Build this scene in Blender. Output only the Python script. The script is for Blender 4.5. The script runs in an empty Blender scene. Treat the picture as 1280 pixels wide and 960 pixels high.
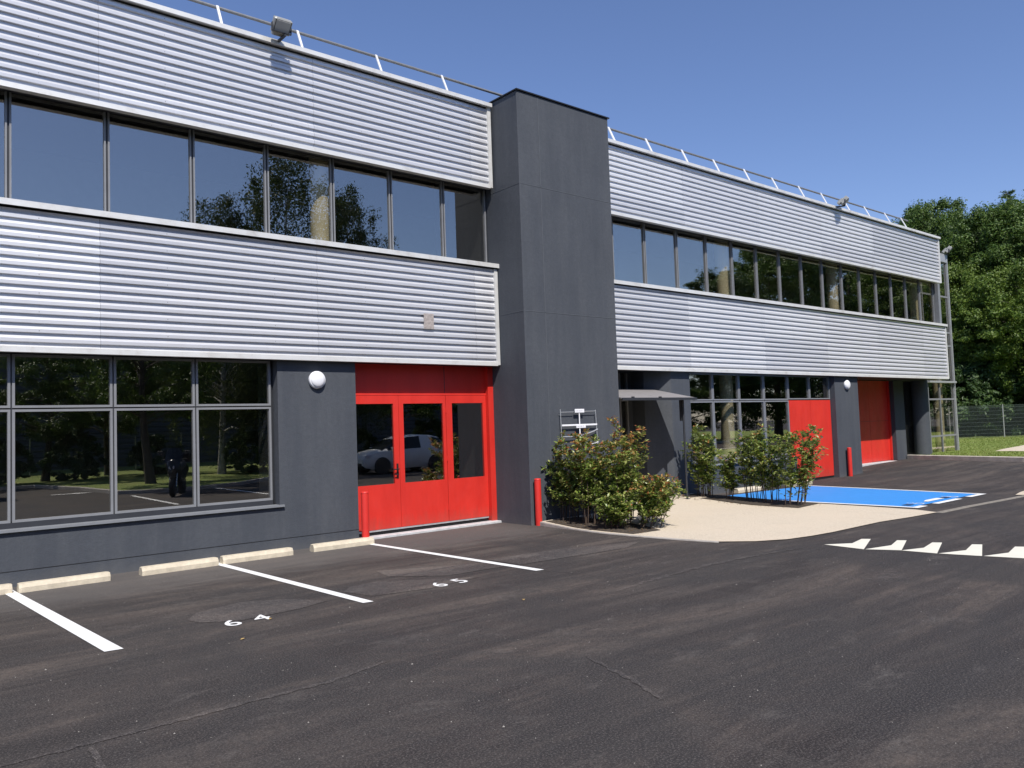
import bpy, math, random
from mathutils import Vector, Matrix
D = bpy.data
S = bpy.context.scene
COL = S.collection
PI = math.pi
R_ = math.radians

# ------------------------------------------------------------------ helpers
class MB:
    """collects geometry, build() links it as ONE mesh object"""
    def __init__(s): s.v=[]; s.f=[]; s.m=[]; s.sm=[]; s.starts=[]
    def add(s, vs, fs, m=0, sm=False):
        o=len(s.v); s.starts.append((o,len(s.f))); s.v+=[tuple(p) for p in vs]
        for f in fs: s.f.append(tuple(i+o for i in f)); s.m.append(m); s.sm.append(sm)
    def box(s,x0,x1,y0,y1,z0,z1,m=0):
        s.add([(x0,y0,z0),(x1,y0,z0),(x1,y1,z0),(x0,y1,z0),(x0,y0,z1),(x1,y0,z1),(x1,y1,z1),(x0,y1,z1)],
              [(0,3,2,1),(4,5,6,7),(0,1,5,4),(1,2,6,5),(2,3,7,6),(3,0,4,7)],m)
    def bbox(s,x0,x1,y0,y1,z0,z1,b=.01,m=0):
        """box with chamfered vertical and top edges"""
        r=[(x0+b,y0),(x1-b,y0),(x1,y0+b),(x1,y1-b),(x1-b,y1),(x0+b,y1),(x0,y1-b),(x0,y0+b)]
        t=[(x0+2*b,y0+b),(x1-2*b,y0+b),(x1-b,y0+2*b),(x1-b,y1-2*b),(x1-2*b,y1-b),(x0+2*b,y1-b),(x0+b,y1-2*b),(x0+b,y0+2*b)]
        v=[(x,y,z0) for x,y in r]+[(x,y,z1-b) for x,y in r]+[(x,y,z1) for x,y in t]
        f=[tuple(reversed(range(8)))]+[(i,(i+1)%8,8+(i+1)%8,8+i) for i in range(8)]+[(8+i,8+(i+1)%8,16+(i+1)%8,16+i) for i in range(8)]+[tuple(range(16,24))]
        s.add(v,f,m)
    def tube(s,p0,p1,r0,r1=None,n=10,m=0,cap=True,sm=True):
        r1=r0 if r1 is None else r1
        p0=Vector(p0);p1=Vector(p1); d=(p1-p0)
        if d.length<1e-6: return
        d.normalize(); a=d.orthogonal().normalized(); b=d.cross(a)
        v=[];
        for p,r in ((p0,r0),(p1,r1)):
            for i in range(n):
                t=2*PI*i/n; v.append(p+a*(r*math.cos(t))+b*(r*math.sin(t)))
        s.add(v,[(i,(i+1)%n,n+(i+1)%n,n+i) for i in range(n)],m,sm)
        if cap: s.add(v,[tuple(reversed(range(n))),tuple(range(n,2*n))],m)
    def path(s,pts,rs,n=8,m=0):
        """smooth tapered tube through pts"""
        v=[];k=len(pts); a=None
        for j,p in enumerate(pts):
            p=Vector(p); d=(Vector(pts[min(j+1,k-1)])-Vector(pts[max(j-1,0)])).normalized()
            a=d.orthogonal().normalized() if a is None else (a-d*a.dot(d)).normalized()
            b=d.cross(a); r=rs[j] if hasattr(rs,'__len__') else rs
            for i in range(n):
                t=2*PI*i/n; v.append(p+a*(r*math.cos(t))+b*(r*math.sin(t)))
        f=[(j*n+i,j*n+(i+1)%n,(j+1)*n+(i+1)%n,(j+1)*n+i) for j in range(k-1) for i in range(n)]
        s.add(v,f,m,True); s.add(v,[tuple(reversed(range(n))),tuple(range((k-1)*n,k*n))],m)
    def prism(s,poly,z0,z1,m=0):
        n=len(poly)
        s.add([(x,y,z0) for x,y in poly]+[(x,y,z1) for x,y in poly],
              [tuple(reversed(range(n))),tuple(range(n,2*n))]+[(i,(i+1)%n,n+(i+1)%n,n+i) for i in range(n)],m)
    def prismy(s,poly,y0,y1,m=0):
        """poly in x,z extruded along y"""
        n=len(poly)
        s.add([(x,y0,z) for x,z in poly]+[(x,y1,z) for x,z in poly],
              [tuple(range(n)),tuple(reversed(range(n,2*n)))]+[(i,n+i,n+(i+1)%n,(i+1)%n) for i in range(n)],m)
    def lathe(s,prof,c=(0,0,0),axis='z',n=20,m=0,sm=True):
        """prof: list of (radius, height)"""
        v=[];k=len(prof)
        for r,h in prof:
            for i in range(n):
                t=2*PI*i/n; x,y=r*math.cos(t),r*math.sin(t)
                q={'z':(x,y,h),'y':(x,h,y),'x':(h,x,y)}[axis]
                v.append((c[0]+q[0],c[1]+q[1],c[2]+q[2]))
        fl = axis=='y'
        fs=[(j*n+i,j*n+(i+1)%n,(j+1)*n+(i+1)%n,(j+1)*n+i) for j in range(k-1) for i in range(n)]
        fs+= [tuple(reversed(range(n))),tuple(range((k-1)*n,k*n))]
        if fl: fs=[tuple(reversed(f)) for f in fs]
        s.add(v,fs[:-2],m,sm); s.add(v,fs[-2:],m)
    def build(s,name,mats,parent=None,loc=None,rz=0):
        """geometry given in world coordinates; origin is put at loc or at the parent's base"""
        if not isinstance(mats,(list,tuple)): mats=[mats]
        base=Vector((0,0,0))
        if parent is not None:
            q=parent
            while q is not None: base+=q.location; q=q.parent
        off=base if loc is None else Vector(loc)
        me=D.meshes.new(name)
        if mats[0] is GLASS and len(mats)==1 and len(s.f)==6: mats=[GLASS,GLASSI]; s.m=[1,1,0,1,1,1]
        me.from_pydata([(a-off[0],b-off[1],c-off[2]) for a,b,c in s.v],[],s.f)
        for mt in mats: me.materials.append(mt)
        me.polygons.foreach_set('material_index',s.m); me.polygons.foreach_set('use_smooth',s.sm)
        me.update()
        o=D.objects.new(name,me); COL.objects.link(o)
        if parent is not None: o.parent=parent; o.location=off-base
        else: o.location=off
        return o

def split(mb,name,mats,parent=None):
    """every box collected in mb becomes a part of its own"""
    st=getattr(mb,'starts',[]); out=[]
    for i,(v0,f0) in enumerate(st):
        v1,f1=st[i+1] if i+1<len(st) else (len(mb.v),len(mb.f))
        q=MB(); q.v=mb.v[v0:v1]; q.f=[tuple(k-v0 for k in f) for f in mb.f[f0:f1]]; q.m=mb.m[f0:f1]; q.sm=mb.sm[f0:f1]
        out.append(q.build(name,mats,parent))
    return out
def tag(o,label=None,cat=None,group=None,kind=None):
    if label: o['label']=label
    if cat: o['category']=cat
    if group: o['group']=group
    if kind: o['kind']=kind
    return o
def empty(name,loc=(0,0,0),rz=0,parent=None):
    o=D.objects.new(name,None); COL.objects.link(o); o.location=loc; o.rotation_euler=(0,0,rz)
    o.empty_display_size=.2
    if parent: o.parent=parent
    return o
def copy_tree(o,parent=None):
    c=o.copy(); COL.objects.link(c); c.parent=parent
    for ch in [k for k in D.objects if k.parent==o]: copy_tree(ch,c)
    return c
def ss(x,a,b):
    t=max(0,min(1,(x-a)/(b-a))); return t*t*(3-2*t)
def gz(x): return .17*ss(x,20,28)

# ------------------------------------------------------------------ materials
def new_mat(name):
    m=D.materials.new(name); m.use_nodes=True; nt=m.node_tree; nt.nodes.clear()
    out=nt.nodes.new('ShaderNodeOutputMaterial')
    b=nt.nodes.new('ShaderNodeBsdfPrincipled'); nt.links.new(b.outputs[0],out.inputs[0])
    return m,nt,b
def N(nt,t,**k):
    n=nt.nodes.new(t)
    for a,v in k.items():
        if a.startswith('i_'):
            key=a[2:]; n.inputs[int(key) if key.isdigit() else key].default_value=v
        else: setattr(n,a,v)
    return n
def ramp(nt,fac,stops,interp='LINEAR'):
    r=N(nt,'ShaderNodeValToRGB'); cr=r.color_ramp; cr.interpolation=interp
    while len(cr.elements)<len(stops): cr.elements.new(.5)
    for e,(p,c) in zip(cr.elements,stops):
        e.position=p; e.color=(c if hasattr(c,'__len__') else (c,c,c))[:3]+(1,) if hasattr(c,'__len__') else (c,c,c,1)
    nt.links.new(fac,r.inputs[0]); return r
def coords(nt,scale=(1,1,1),rot=(0,0,0),src='Object'):
    tc=N(nt,'ShaderNodeTexCoord'); mp=N(nt,'ShaderNodeMapping')
    mp.inputs['Scale'].default_value=scale; mp.inputs['Rotation'].default_value=rot
    nt.links.new(tc.outputs[src],mp.inputs[0]); return mp.outputs[0]
def noise(nt,vec,scale,detail=4,rough=.55,dist=0):
    n=N(nt,'ShaderNodeTexNoise'); n.inputs['Scale'].default_value=scale; n.inputs['Detail'].default_value=detail
    n.inputs['Roughness'].default_value=rough; n.inputs['Distortion'].default_value=dist
    if vec is not None: nt.links.new(vec,n.inputs['Vector'])
    return n.outputs['Fac']
def mixc(nt,fac,a,b,mode='MIX'):
    m=N(nt,'ShaderNodeMix',data_type='RGBA',blend_type=mode)
    for sock,val in ((m.inputs[0],fac),(m.inputs[6],a),(m.inputs[7],b)):
        if hasattr(val,'links'): nt.links.new(val,sock)
        else: sock.default_value=val if not hasattr(val,'__len__') else tuple(val)[:3]+(1,)
    return m.outputs[2]
def mth(nt,op,a,b=0.,clamp=False):
    m=N(nt,'ShaderNodeMath',operation=op,use_clamp=clamp)
    for i,v in enumerate((a,b)):
        if hasattr(v,'links'): nt.links.new(v,m.inputs[i])
        else: m.inputs[i].default_value=v
    return m.outputs[0]
def bump(nt,b,h,strength,dist):
    n=N(nt,'ShaderNodeBump'); n.inputs['Strength'].default_value=strength; n.inputs['Distance'].default_value=dist
    nt.links.new(h,n.inputs['Height']); nt.links.new(n.outputs[0],b.inputs['Normal'])

def plain(name,c,rough=.5,metal=0,var=.12,vs=6.,bmp=0,bs=60,spec=None):
    m,nt,b=new_mat(name)
    v=coords(nt); n=noise(nt,v,vs,5,.6)
    lo=tuple(x*(1-var) for x in c); hi=tuple(min(1,x*(1+var)) for x in c)
    r=ramp(nt,n,[(.3,lo),(.7,hi)]); nt.links.new(r.outputs[0],b.inputs['Base Color'])
    b.inputs['Roughness'].default_value=rough; b.inputs['Metallic'].default_value=metal
    if spec is not None: b.inputs['Specular IOR Level'].default_value=spec
    if bmp: bump(nt,b,noise(nt,v,bs,4,.6),bmp,.01)
    return m

def mat_slate():
    m,nt,b=new_mat('slate_render')
    v=coords(nt); vs=coords(nt,(1.6,1.6,.16))
    n1=noise(nt,v,1.1,5,.6); n2=noise(nt,vs,1.7,5,.65); n3=noise(nt,v,16,6,.75)
    c=ramp(nt,n1,[(.25,(.054,.061,.074)),(.75,(.072,.080,.094))]).outputs[0]
    c=mixc(nt,ramp(nt,n2,[(.42,0.),(.72,.60)]).outputs[0],c,(.095,.102,.113))
    c=mixc(nt,ramp(nt,n3,[(.35,0.),(.65,.40)]).outputs[0],c,(.045,.05,.06))
    # rising damp and dust close to the ground
    tc=N(nt,'ShaderNodeTexCoord'); sp=N(nt,'ShaderNodeSeparateXYZ'); nt.links.new(tc.outputs['Object'],sp.inputs[0])
    h=mth(nt,'ADD',sp.outputs[2],mth(nt,'MULTIPLY',noise(nt,v,3,4,.6),.35))
    d=ramp(nt,h,[(.16,.40),(.36,0.)]).outputs[0]
    c=mixc(nt,d,c,(.13,.128,.125))
    nt.links.new(c,b.inputs['Base Color']); b.inputs['Roughness'].default_value=.82; b.inputs['Specular IOR Level'].default_value=.35
    hh=mth(nt,'ADD',noise(nt,v,45,5,.7),mth(nt,'MULTIPLY',noise(nt,v,6,3,.5),.8))
    bump(nt,b,hh,.35,.012)
    return m

def mat_clad():
    m,nt,b=new_mat('corrugated_steel')
    tc=N(nt,'ShaderNodeTexCoord'); sp=N(nt,'ShaderNodeSeparateXYZ'); nt.links.new(tc.outputs['Object'],sp.inputs[0])
    px=mth(nt,'FLOOR',mth(nt,'DIVIDE',mth(nt,'ADD',sp.outputs[0],.53),3.05))
    pz=mth(nt,'FLOOR',mth(nt,'DIVIDE',sp.outputs[2],.936))
    cb=N(nt,'ShaderNodeCombineXYZ'); nt.links.new(px,cb.inputs[0]); nt.links.new(pz,cb.inputs[1])
    w=N(nt,'ShaderNodeTexWhiteNoise',noise_dimensions='3D'); nt.links.new(cb.outputs[0],w.inputs[0])
    c=ramp(nt,w.outputs[0],[(0.,(.57,.575,.60)),(.5,(.64,.64,.66)),(1.,(.72,.72,.73))]).outputs[0]
    st=noise(nt,coords(nt,(3,3,.35)),2.2,5,.65)
    lap=mth(nt,'FRACT',mth(nt,'DIVIDE',mth(nt,'ADD',sp.outputs[0],.53),3.05))
    c=mixc(nt,mth(nt,'MULTIPLY',mth(nt,'LESS_THAN',lap,.003),.45),c,(.16,.16,.17))
    sx=mth(nt,'LESS_THAN',mth(nt,'ABSOLUTE',mth(nt,'SUBTRACT',mth(nt,'FRACT',mth(nt,'DIVIDE',mth(nt,'ADD',sp.outputs[0],20.28),1.525)),.5)),.0032)
    zo=mth(nt,'ADD',2.835,mth(nt,'MULTIPLY',mth(nt,'GREATER_THAN',sp.outputs[2],5.),3.25))
    sz=mth(nt,'LESS_THAN',mth(nt,'ABSOLUTE',mth(nt,'SUBTRACT',mth(nt,'FRACT',mth(nt,'DIVIDE',mth(nt,'SUBTRACT',sp.outputs[2],zo),.234)),.10)),.022)
    c=mixc(nt,mth(nt,'MULTIPLY',mth(nt,'MULTIPLY',sx,sz),.85),c,(.05,.05,.055))
    c=mixc(nt,ramp(nt,st,[(.5,0.),(.85,.25)]).outputs[0],c,(.50,.48,.46))
    c=mixc(nt,ramp(nt,noise(nt,coords(nt,(.5,.5,8)),2.,4,.6),[(.4,0.),(.8,.25)]).outputs[0],c,(.72,.72,.74))
    nt.links.new(c,b.inputs['Base Color'])
    b.inputs['Metallic'].default_value=.3; b.inputs['Roughness'].default_value=.38
    bump(nt,b,noise(nt,coords(nt,(.6,1,1)),5,3,.5),.12,.02)
    return m

def mat_trim():
    m,nt,b=new_mat('folded_aluminium_trim')
    st=noise(nt,coords(nt,(1,3,1)),3.,6,.65)
    c=ramp(nt,st,[(.3,(.76,.76,.74)),(.55,(.70,.69,.66)),(.8,(.50,.47,.43))]).outputs[0]
    nt.links.new(c,b.inputs['Base Color']); b.inputs['Metallic'].default_value=.25; b.inputs['Roughness'].default_value=.45
    return m

def mat_asphalt(name='asphalt',k=1.,patch=False):
    m,nt,b=new_mat(name)
    v=coords(nt)
    fine=noise(nt,v,75,4,.85); mid=noise(nt,v,22,5,.75); big=noise(nt,v,.32,7,.7,1.0)
    streak=noise(nt,coords(nt,(.20,1.5,1),(0,0,R_(-14))),1.2,8,.68,1.0)
    streak2=noise(nt,coords(nt,(.30,3.4,1),(0,0,R_(-26))),1.0,7,.66,.7)
    streak3=noise(nt,coords(nt,(3.6,.35,1),(0,0,R_(-8))),.8,6,.62,.5)
    c=ramp(nt,streak,[(.38,(.027*k,.0225*k,.0215*k)),(.50,(.049*k,.0405*k,.037*k)),(.62,(.102*k,.082*k,.069*k))]).outputs[0]
    c=mixc(nt,ramp(nt,streak2,[(.50,0.),(.64,.6)]).outputs[0],c,(.088*k,.075*k,.066*k))
    c=mixc(nt,ramp(nt,streak3,[(.55,0.),(.70,.35)]).outputs[0],c,(.085*k,.074*k,.067*k))
    c=mixc(nt,ramp(nt,big,[(.42,.75),(.56,0.)]).outputs[0],c,(.029*k,.028*k,.029*k))
    bl=noise(nt,coords(nt,(.8,1.5,1)),1.7,8,.78,.4)
    c=mixc(nt,ramp(nt,bl,[(.56,0.),(.68,.55)]).outputs[0],c,(.125*k,.112*k,.102*k))
    c=mixc(nt,ramp(nt,mid,[(.36,.6),(.58,0.)]).outputs[0],c,(.022*k,.020*k,.020*k))
    c=mixc(nt,ramp(nt,fine,[(.50,0.),(.66,.85)]).outputs[0],c,(.155*k,.138*k,.126*k))
    vo=N(nt,'ShaderNodeTexVoronoi'); vo.inputs['Scale'].default_value=5.5; nt.links.new(v,vo.inputs['Vector'])
    c=mixc(nt,ramp(nt,vo.outputs['Distance'],[(.020,.6),(.032,0.)]).outputs[0],c,(.30,.28,.25))
    if not patch:
        # dust strip lying along the wall behind the wheel stops
        tc=N(nt,'ShaderNodeTexCoord'); sp=N(nt,'ShaderNodeSeparateXYZ'); nt.links.new(tc.outputs['Object'],sp.inputs[0])
        yy=mth(nt,'ADD',sp.outputs[1],mth(nt,'MULTIPLY',mth(nt,'SUBTRACT',noise(nt,coords(nt,(.7,2,1)),2,5,.7),.5),1.6))
        d=ramp(nt,mth(nt,'DIVIDE',mth(nt,'SUBTRACT',yy,9.4),3.),[(0.,0.),(.22,.42),(.6,.5)]).outputs[0]
        xm=ramp(nt,mth(nt,'DIVIDE',sp.outputs[0],14.),[(.62,1.),(.7,0.)]).outputs[0]
        c=mixc(nt,mth(nt,'MULTIPLY',d,xm),c,(.155,.142,.132))
    nt.links.new(c,b.inputs['Base Color'])
    rr=ramp(nt,streak,[(.3,.72),(.7,.9)]).outputs[0]; nt.links.new(rr,b.inputs['Roughness'])
    b.inputs['Specular IOR Level'].default_value=.22
    bump(nt,b,mth(nt,'ADD',fine,mth(nt,'MULTIPLY',mid,1.2)),.7,.008)
    return m

def mat_resin():
    m,nt,b=new_mat('beige_resin_gravel')
    v=coords(nt); vo=N(nt,'ShaderNodeTexVoronoi'); vo.inputs['Scale'].default_value=95; nt.links.new(v,vo.inputs['Vector'])
    c=ramp(nt,noise(nt,v,60,4,.85),[(.3,(.30,.23,.16)),(.5,(.56,.48,.37)),(.75,(.70,.63,.51))]).outputs[0]
    c=mixc(nt,ramp(nt,noise(nt,v,.9,6,.65),[(.4,0.),(.75,.5)]).outputs[0],c,(.60,.50,.38))
    c=mixc(nt,ramp(nt,noise(nt,coords(nt,(1,.6,1)),2.2,6,.7),[(.55,0.),(.8,.30)]).outputs[0],c,(.34,.29,.23))
    nt.links.new(c,b.inputs['Base Color']); b.inputs['Roughness'].default_value=.9
    bump(nt,b,vo.outputs['Distance'],.5,.006); return m

def mat_paint(name,c,wear=.5,rough=.6,under=(.06,.057,.056)):
    m,nt,b=new_mat(name)
    v=coords(nt); n=noise(nt,v,28,6,.75); n2=noise(nt,v,3,4,.6)
    f=mth(nt,'ADD',n,mth(nt,'MULTIPLY',n2,.35))
    base=ramp(nt,n2,[(.3,tuple(x*.93 for x in c)),(.7,c)]).outputs[0]
    c2=mixc(nt,ramp(nt,f,[(.42,wear),(.50,0.)]).outputs[0],base,under)
    nt.links.new(c2,b.inputs['Base Color']); b.inputs['Roughness'].default_value=rough
    bump(nt,b,noise(nt,v,120,3,.7),.25,.004); return m

def mat_glass(name,R=.30,T=(.82,.79,.72),tint=(1.,.96,.86),wav=.0):
    m=D.materials.new(name); m.use_nodes=True; nt=m.node_tree; nt.nodes.clear()
    out=N(nt,'ShaderNodeOutputMaterial'); g=N(nt,'ShaderNodeBsdfGlossy'); t=N(nt,'ShaderNodeBsdfTransparent'); mx=N(nt,'ShaderNodeMixShader')
    g.inputs['Color'].default_value=tint+(1,); g.inputs['Roughness'].default_value=.0
    t.inputs['Color'].default_value=T+(1,)
    fr=N(nt,'ShaderNodeLayerWeight'); fr.inputs['Blend'].default_value=.25
    f=mth(nt,'ADD',mth(nt,'MULTIPLY',fr.outputs['Fresnel'],.35),R,True)
    nt.links.new(f,mx.inputs[0]); nt.links.new(t.outputs[0],mx.inputs[1]); nt.links.new(g.outputs[0],mx.inputs[2])
    nt.links.new(mx.outputs[0],out.inputs[0])
    if wav:
        bp=N(nt,'ShaderNodeBump'); bp.inputs['Strength'].default_value=1; bp.inputs['Distance'].default_value=wav
        nt.links.new(noise(nt,coords(nt),.9,1,.4),bp.inputs['Height']); nt.links.new(bp.outputs[0],g.inputs['Normal'])
    return m

def mat_leaf(name,cols,trans=.35,rough=.5):
    """cols: colour stops picked per leaf"""
    m=D.materials.new(name); m.use_nodes=True; nt=m.node_tree; nt.nodes.clear()
    out=N(nt,'ShaderNodeOutputMaterial'); b=N(nt,'ShaderNodeBsdfPrincipled'); tr=N(nt,'ShaderNodeBsdfTranslucent'); mx=N(nt,'ShaderNodeMixShader')
    ge=N(nt,'ShaderNodeNewGeometry')
    n=len(cols); r=ramp(nt,ge.outputs['Random Per Island'],[(i/(n-1),c) for i,c in enumerate(cols)])
    big=noise(nt,coords(nt),.55,3,.6)
    c=mixc(nt,ramp(nt,big,[(.35,.40),(.60,0.)]).outputs[0],r.outputs[0],tuple(x*.62 for x in cols[0]))
    nt.links.new(c,b.inputs['Base Color']); nt.links.new(c,tr.inputs['Color'])
    b.inputs['Roughness'].default_value=rough; b.inputs['Specular IOR Level'].default_value=.4
    mx.inputs[0].default_value=trans
    nt.links.new(b.outputs[0],mx.inputs[1]); nt.links.new(tr.outputs[0],mx.inputs[2]); nt.links.new(mx.outputs[0],out.inputs[0])
    return m

SLATE=mat_slate(); CLAD=mat_clad(); TRIM=mat_trim()
ASPH=mat_asphalt(); ASPH2=mat_asphalt('asphalt_repair',1.42,True); RESIN=mat_resin()
WHITE=mat_paint('white_road_paint',(.80,.80,.78),.75)
CREAM=mat_paint('worn_cream_paint',(.74,.71,.60),.9)
BLUE=mat_paint('blue_road_paint',(.035,.25,.66),.35)
NAVY=plain('navy_paint',(.02,.04,.10))
GLASS=mat_glass('tinted_glass',.32,(1.,.985,.93),(.98,.95,.88),.0003)
GLASSI=mat_glass('inner_glass_face',.03,(1.,.99,.95),(.9,.9,.9))
GLASSD=mat_glass('dark_glass',.06,(.5,.5,.5),(.9,.9,.9))
ALU=plain('grey_aluminium_frame',(.21,.215,.225),.5,.0,.06)
DARKF=plain('dark_frame',(.03,.032,.038),.5,0,.1)
BLACK=plain('black_cap',(.012,.012,.013),.5)
def mat_red():
    m,nt,b=new_mat('red_door_paint'); v=coords(nt)
    c=ramp(nt,noise(nt,coords(nt,(1.5,1.5,.5)),2.,6,.65),[(.3,(.56,.026,.018)),(.7,(.68,.036,.024))]).outputs[0]
    tc=N(nt,'ShaderNodeTexCoord'); sp=N(nt,'ShaderNodeSeparateXYZ'); nt.links.new(tc.outputs['Object'],sp.inputs[0])
    h=mth(nt,'ADD',sp.outputs[2],mth(nt,'MULTIPLY',noise(nt,coords(nt,(6,6,1.5)),2.5,6,.7),.55))
    c=mixc(nt,ramp(nt,h,[(.28,.45),(.60,0.)]).outputs[0],c,(.20,.075,.055))
    nt.links.new(c,b.inputs['Base Color']); nt.links.new(ramp(nt,noise(nt,v,5,6,.7),[(.3,.32),(.7,.55)]).outputs[0],b.inputs['Roughness'])
    bump(nt,b,noise(nt,v,3.5,3,.5),.10,.03); return m
RED=mat_red()
REDB=plain('red_bollard_paint',(.60,.03,.022),.45,0,.05,5.)
CONC=plain('concrete',(.40,.37,.33),.85,0,.2,5,.4,70)
CREAMC=plain('cream_concrete',(.56,.49,.37),.85,0,.16,9,.5,80)
THRESH=plain('pale_threshold_concrete',(.50,.50,.50),.8,0,.15,9,.3,60)
LAMPW=plain('white_lamp_plastic',(.80,.80,.82),.35,0,.02)
GALV=plain('galvanised_steel',(.50,.51,.52),.45,.5,.12,12)
GALVD=plain('weathered_galvanised_tube',(.22,.225,.23),.5,.4,.15,12)
GALVW=plain('bright_galvanised_bar',(.72,.72,.72),.5,.15,.06,12)
LAMPG=plain('grey_lamp_casing',(.32,.32,.30),.5,.2,.12,14)
LENS=plain('lamp_lens',(.46,.46,.44),.18,0,.05)
COLM=plain('cream_column_plaster',(.84,.76,.55),.7,0,.05,3)
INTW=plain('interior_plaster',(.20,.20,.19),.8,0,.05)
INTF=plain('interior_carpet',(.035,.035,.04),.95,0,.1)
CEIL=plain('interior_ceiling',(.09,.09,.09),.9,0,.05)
ROOFM=plain('roof_membrane',(.14,.14,.14),.9)
SOIL=plain('bark_soil',(.055,.042,.030),.95,0,.5,30,.9,50)
BARK=plain('bark',(.075,.062,.05),.9,0,.35,9,.8,30)
TWIG=plain('twig_bark',(.07,.045,.03),.85,0,.2,20)
CANR=plain('canopy_sheet',(.27,.255,.25),.55,.2,.06)
DIRTP=plain('stained_plate',(.42,.37,.34),.6,.2,.3,30)
SIGNW=plain('sign_white',(.82,.82,.84),.4,0,.02)
DUST=plain('dust_seam',(.20,.18,.15),.95,0,.3,14)

def mat_grass():
    m,nt,b=new_mat('lawn_turf'); v=coords(nt)
    c=ramp(nt,noise(nt,v,1.1,6,.7),[(.3,(.15,.21,.03)),(.5,(.20,.26,.045)),(.72,(.30,.28,.09))]).outputs[0]
    c=mixc(nt,ramp(nt,noise(nt,v,30,4,.7),[(.35,.5),(.65,0.)]).outputs[0],c,(.09,.13,.03))
    nt.links.new(c,b.inputs['Base Color']); b.inputs['Roughness'].default_value=.9
    bump(nt,b,noise(nt,v,60,4,.7),.8,.03); return m
TURF=mat_grass()
BLADE=mat_leaf('grass_blade',[(.15,.22,.03),(.22,.29,.05),(.32,.31,.11)],.4)
LEAF1=mat_leaf('leaf_mid_green',[(0.0494,0.0975,0.0182),(0.0845,0.1495,0.0260),(0.1430,0.2080,0.0390)],.32)
LEAF2=mat_leaf('leaf_deep_green',[(0.0312,0.0676,0.0182),(0.0546,0.1040,0.0260),(0.0910,0.1430,0.0338)],.28)
LEAF3=mat_leaf('leaf_fresh_green',[(0.0715,0.1300,0.0182),(0.1300,0.2015,0.0260),(0.1950,0.2600,0.0455)],.35)
LEAFB=mat_leaf('leaf_birch',[(.04,.065,.018),(.07,.10,.025),(.11,.13,.04)],.35)
SHG=mat_leaf('shrub_leaf_green',[(.06,.11,.02),(.17,.24,.04),(.30,.36,.07),(.48,.48,.19)],.28,.3)
SHR=mat_leaf('shrub_leaf_red',[(.46,.12,.05),(.58,.25,.09),(.54,.38,.12),(.42,.42,.11)],.35,.35)

# ------------------------------------------------------------------ setting
def sheet(name,poly,z,mat,kind='structure',label=None):
    n=len(poly); mb=MB(); cx=sum(p[0] for p in poly)/n; cy=sum(p[1] for p in poly)/n
    zf=z if callable(z) else (lambda x,y:z)
    mb.add([(x,y,zf(x,y)) for x,y in poly],[tuple(range(n))])
    o=mb.build(name,mat,None)
    return tag(o,kind=kind)

# the asphalt yard, one sheet out to the horizon
mb=MB()
xs=[-600,-100,-30,-10]+[i*2.0 for i in range(-4,10)]+[20+i*.5 for i in range(17)]+[30,34,40,60,100,600]
ys=[-600,-100,-30,-10,0,4,8,11,13,20,60,600]
xs=sorted(set(xs)); nv=len(ys)
mb.add([(x,y,gz(x)) for x in xs for y in ys],[(i*nv+j,(i+1)*nv+j,(i+1)*nv+j+1,i*nv+j+1) for i in range(len(xs)-1) for j in range(nv-1)])
tag(mb.build('asphalt_yard',ASPH),kind='structure')
# repaired strip across the bays (paler asphalt, a skin 4 mm higher)
for P_ in ([(2.55,7.86),(2.72,8.12),(3.22,8.28),(3.62,8.06),(3.86,7.62),(3.5,7.50),(2.9,7.46),(2.6,7.66)],
           [(4.20,7.90),(4.38,8.10),(4.75,8.14),(5.2,7.80),(5.68,7.44),(4.94,7.33),(4.3,7.47)],
           [(5.10,8.78),(5.88,8.36),(6.36,8.2),(6.36,7.75),(5.49,7.80),(5.0,8.3)],
           [(6.50,8.3),(7.6,8.25),(8.9,7.8),(8.3,7.55),(6.52,7.7)]):
    sheet('asphalt_repair_strip',P_,.004,ASPH2)
def ragged(name,pts,w,mat,z,seed):
    rn=random.Random(seed); L=[];R2=[]
    fine_=[]
    for i in range(len(pts)-1):
        a=Vector(pts[i]);b=Vector(pts[i+1]); n=max(2,int((b-a).length/.05))
        fine_+= [a.lerp(b,k/n) for k in range(n)]
    fine_.append(Vector(pts[-1])); n=len(fine_)
    for i,p in enumerate(fine_):
        d=(fine_[min(i+1,n-1)]-fine_[max(i-1,0)]).normalized(); q=Vector((-d.y,d.x)); e=math.sin(PI*i/(n-1))**.4
        L.append(p+q*w*e*rn.uniform(.15,1)); R2.append(p-q*w*e*rn.uniform(.15,1))
    mb=MB(); mb.add([(p.x,p.y,z) for p in L]+[(p.x,p.y,z) for p in R2],[(i,n+i,n+i+1,i+1) for i in range(n-1)]); return tag(mb.build(name,mat),kind='structure')
ASPH3=mat_asphalt('asphalt_dusty_seam',1.35,True)
ragged('dusty_seam',[(.60,5.13),(1.11,5.14),(1.5,5.14),(2.0,5.17),(2.6,5.16),(3.2,5.30)],.045,ASPH3,.0035,1)
ragged('dusty_seam',[(1.11,5.14),(1.10,4.9),(1.07,4.6)],.03,ASPH3,.0042,2)
ragged('dusty_seam',[(4.24,4.3),(4.19,4.1),(4.07,3.7),(3.9,3.3)],.035,ASPH3,.0035,4)
ragged('dusty_seam',[(6.1,5.72),(6.9,5.84),(7.9,5.92),(8.9,5.86),(9.7,5.72)],.07,ASPH3,.0035,5)
ragged('dusty_seam',[(5.6,8.95),(6.46,7.1),(6.6,6.4),(6.75,5.9)],.008,ASPH3,.0035,6)
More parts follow.
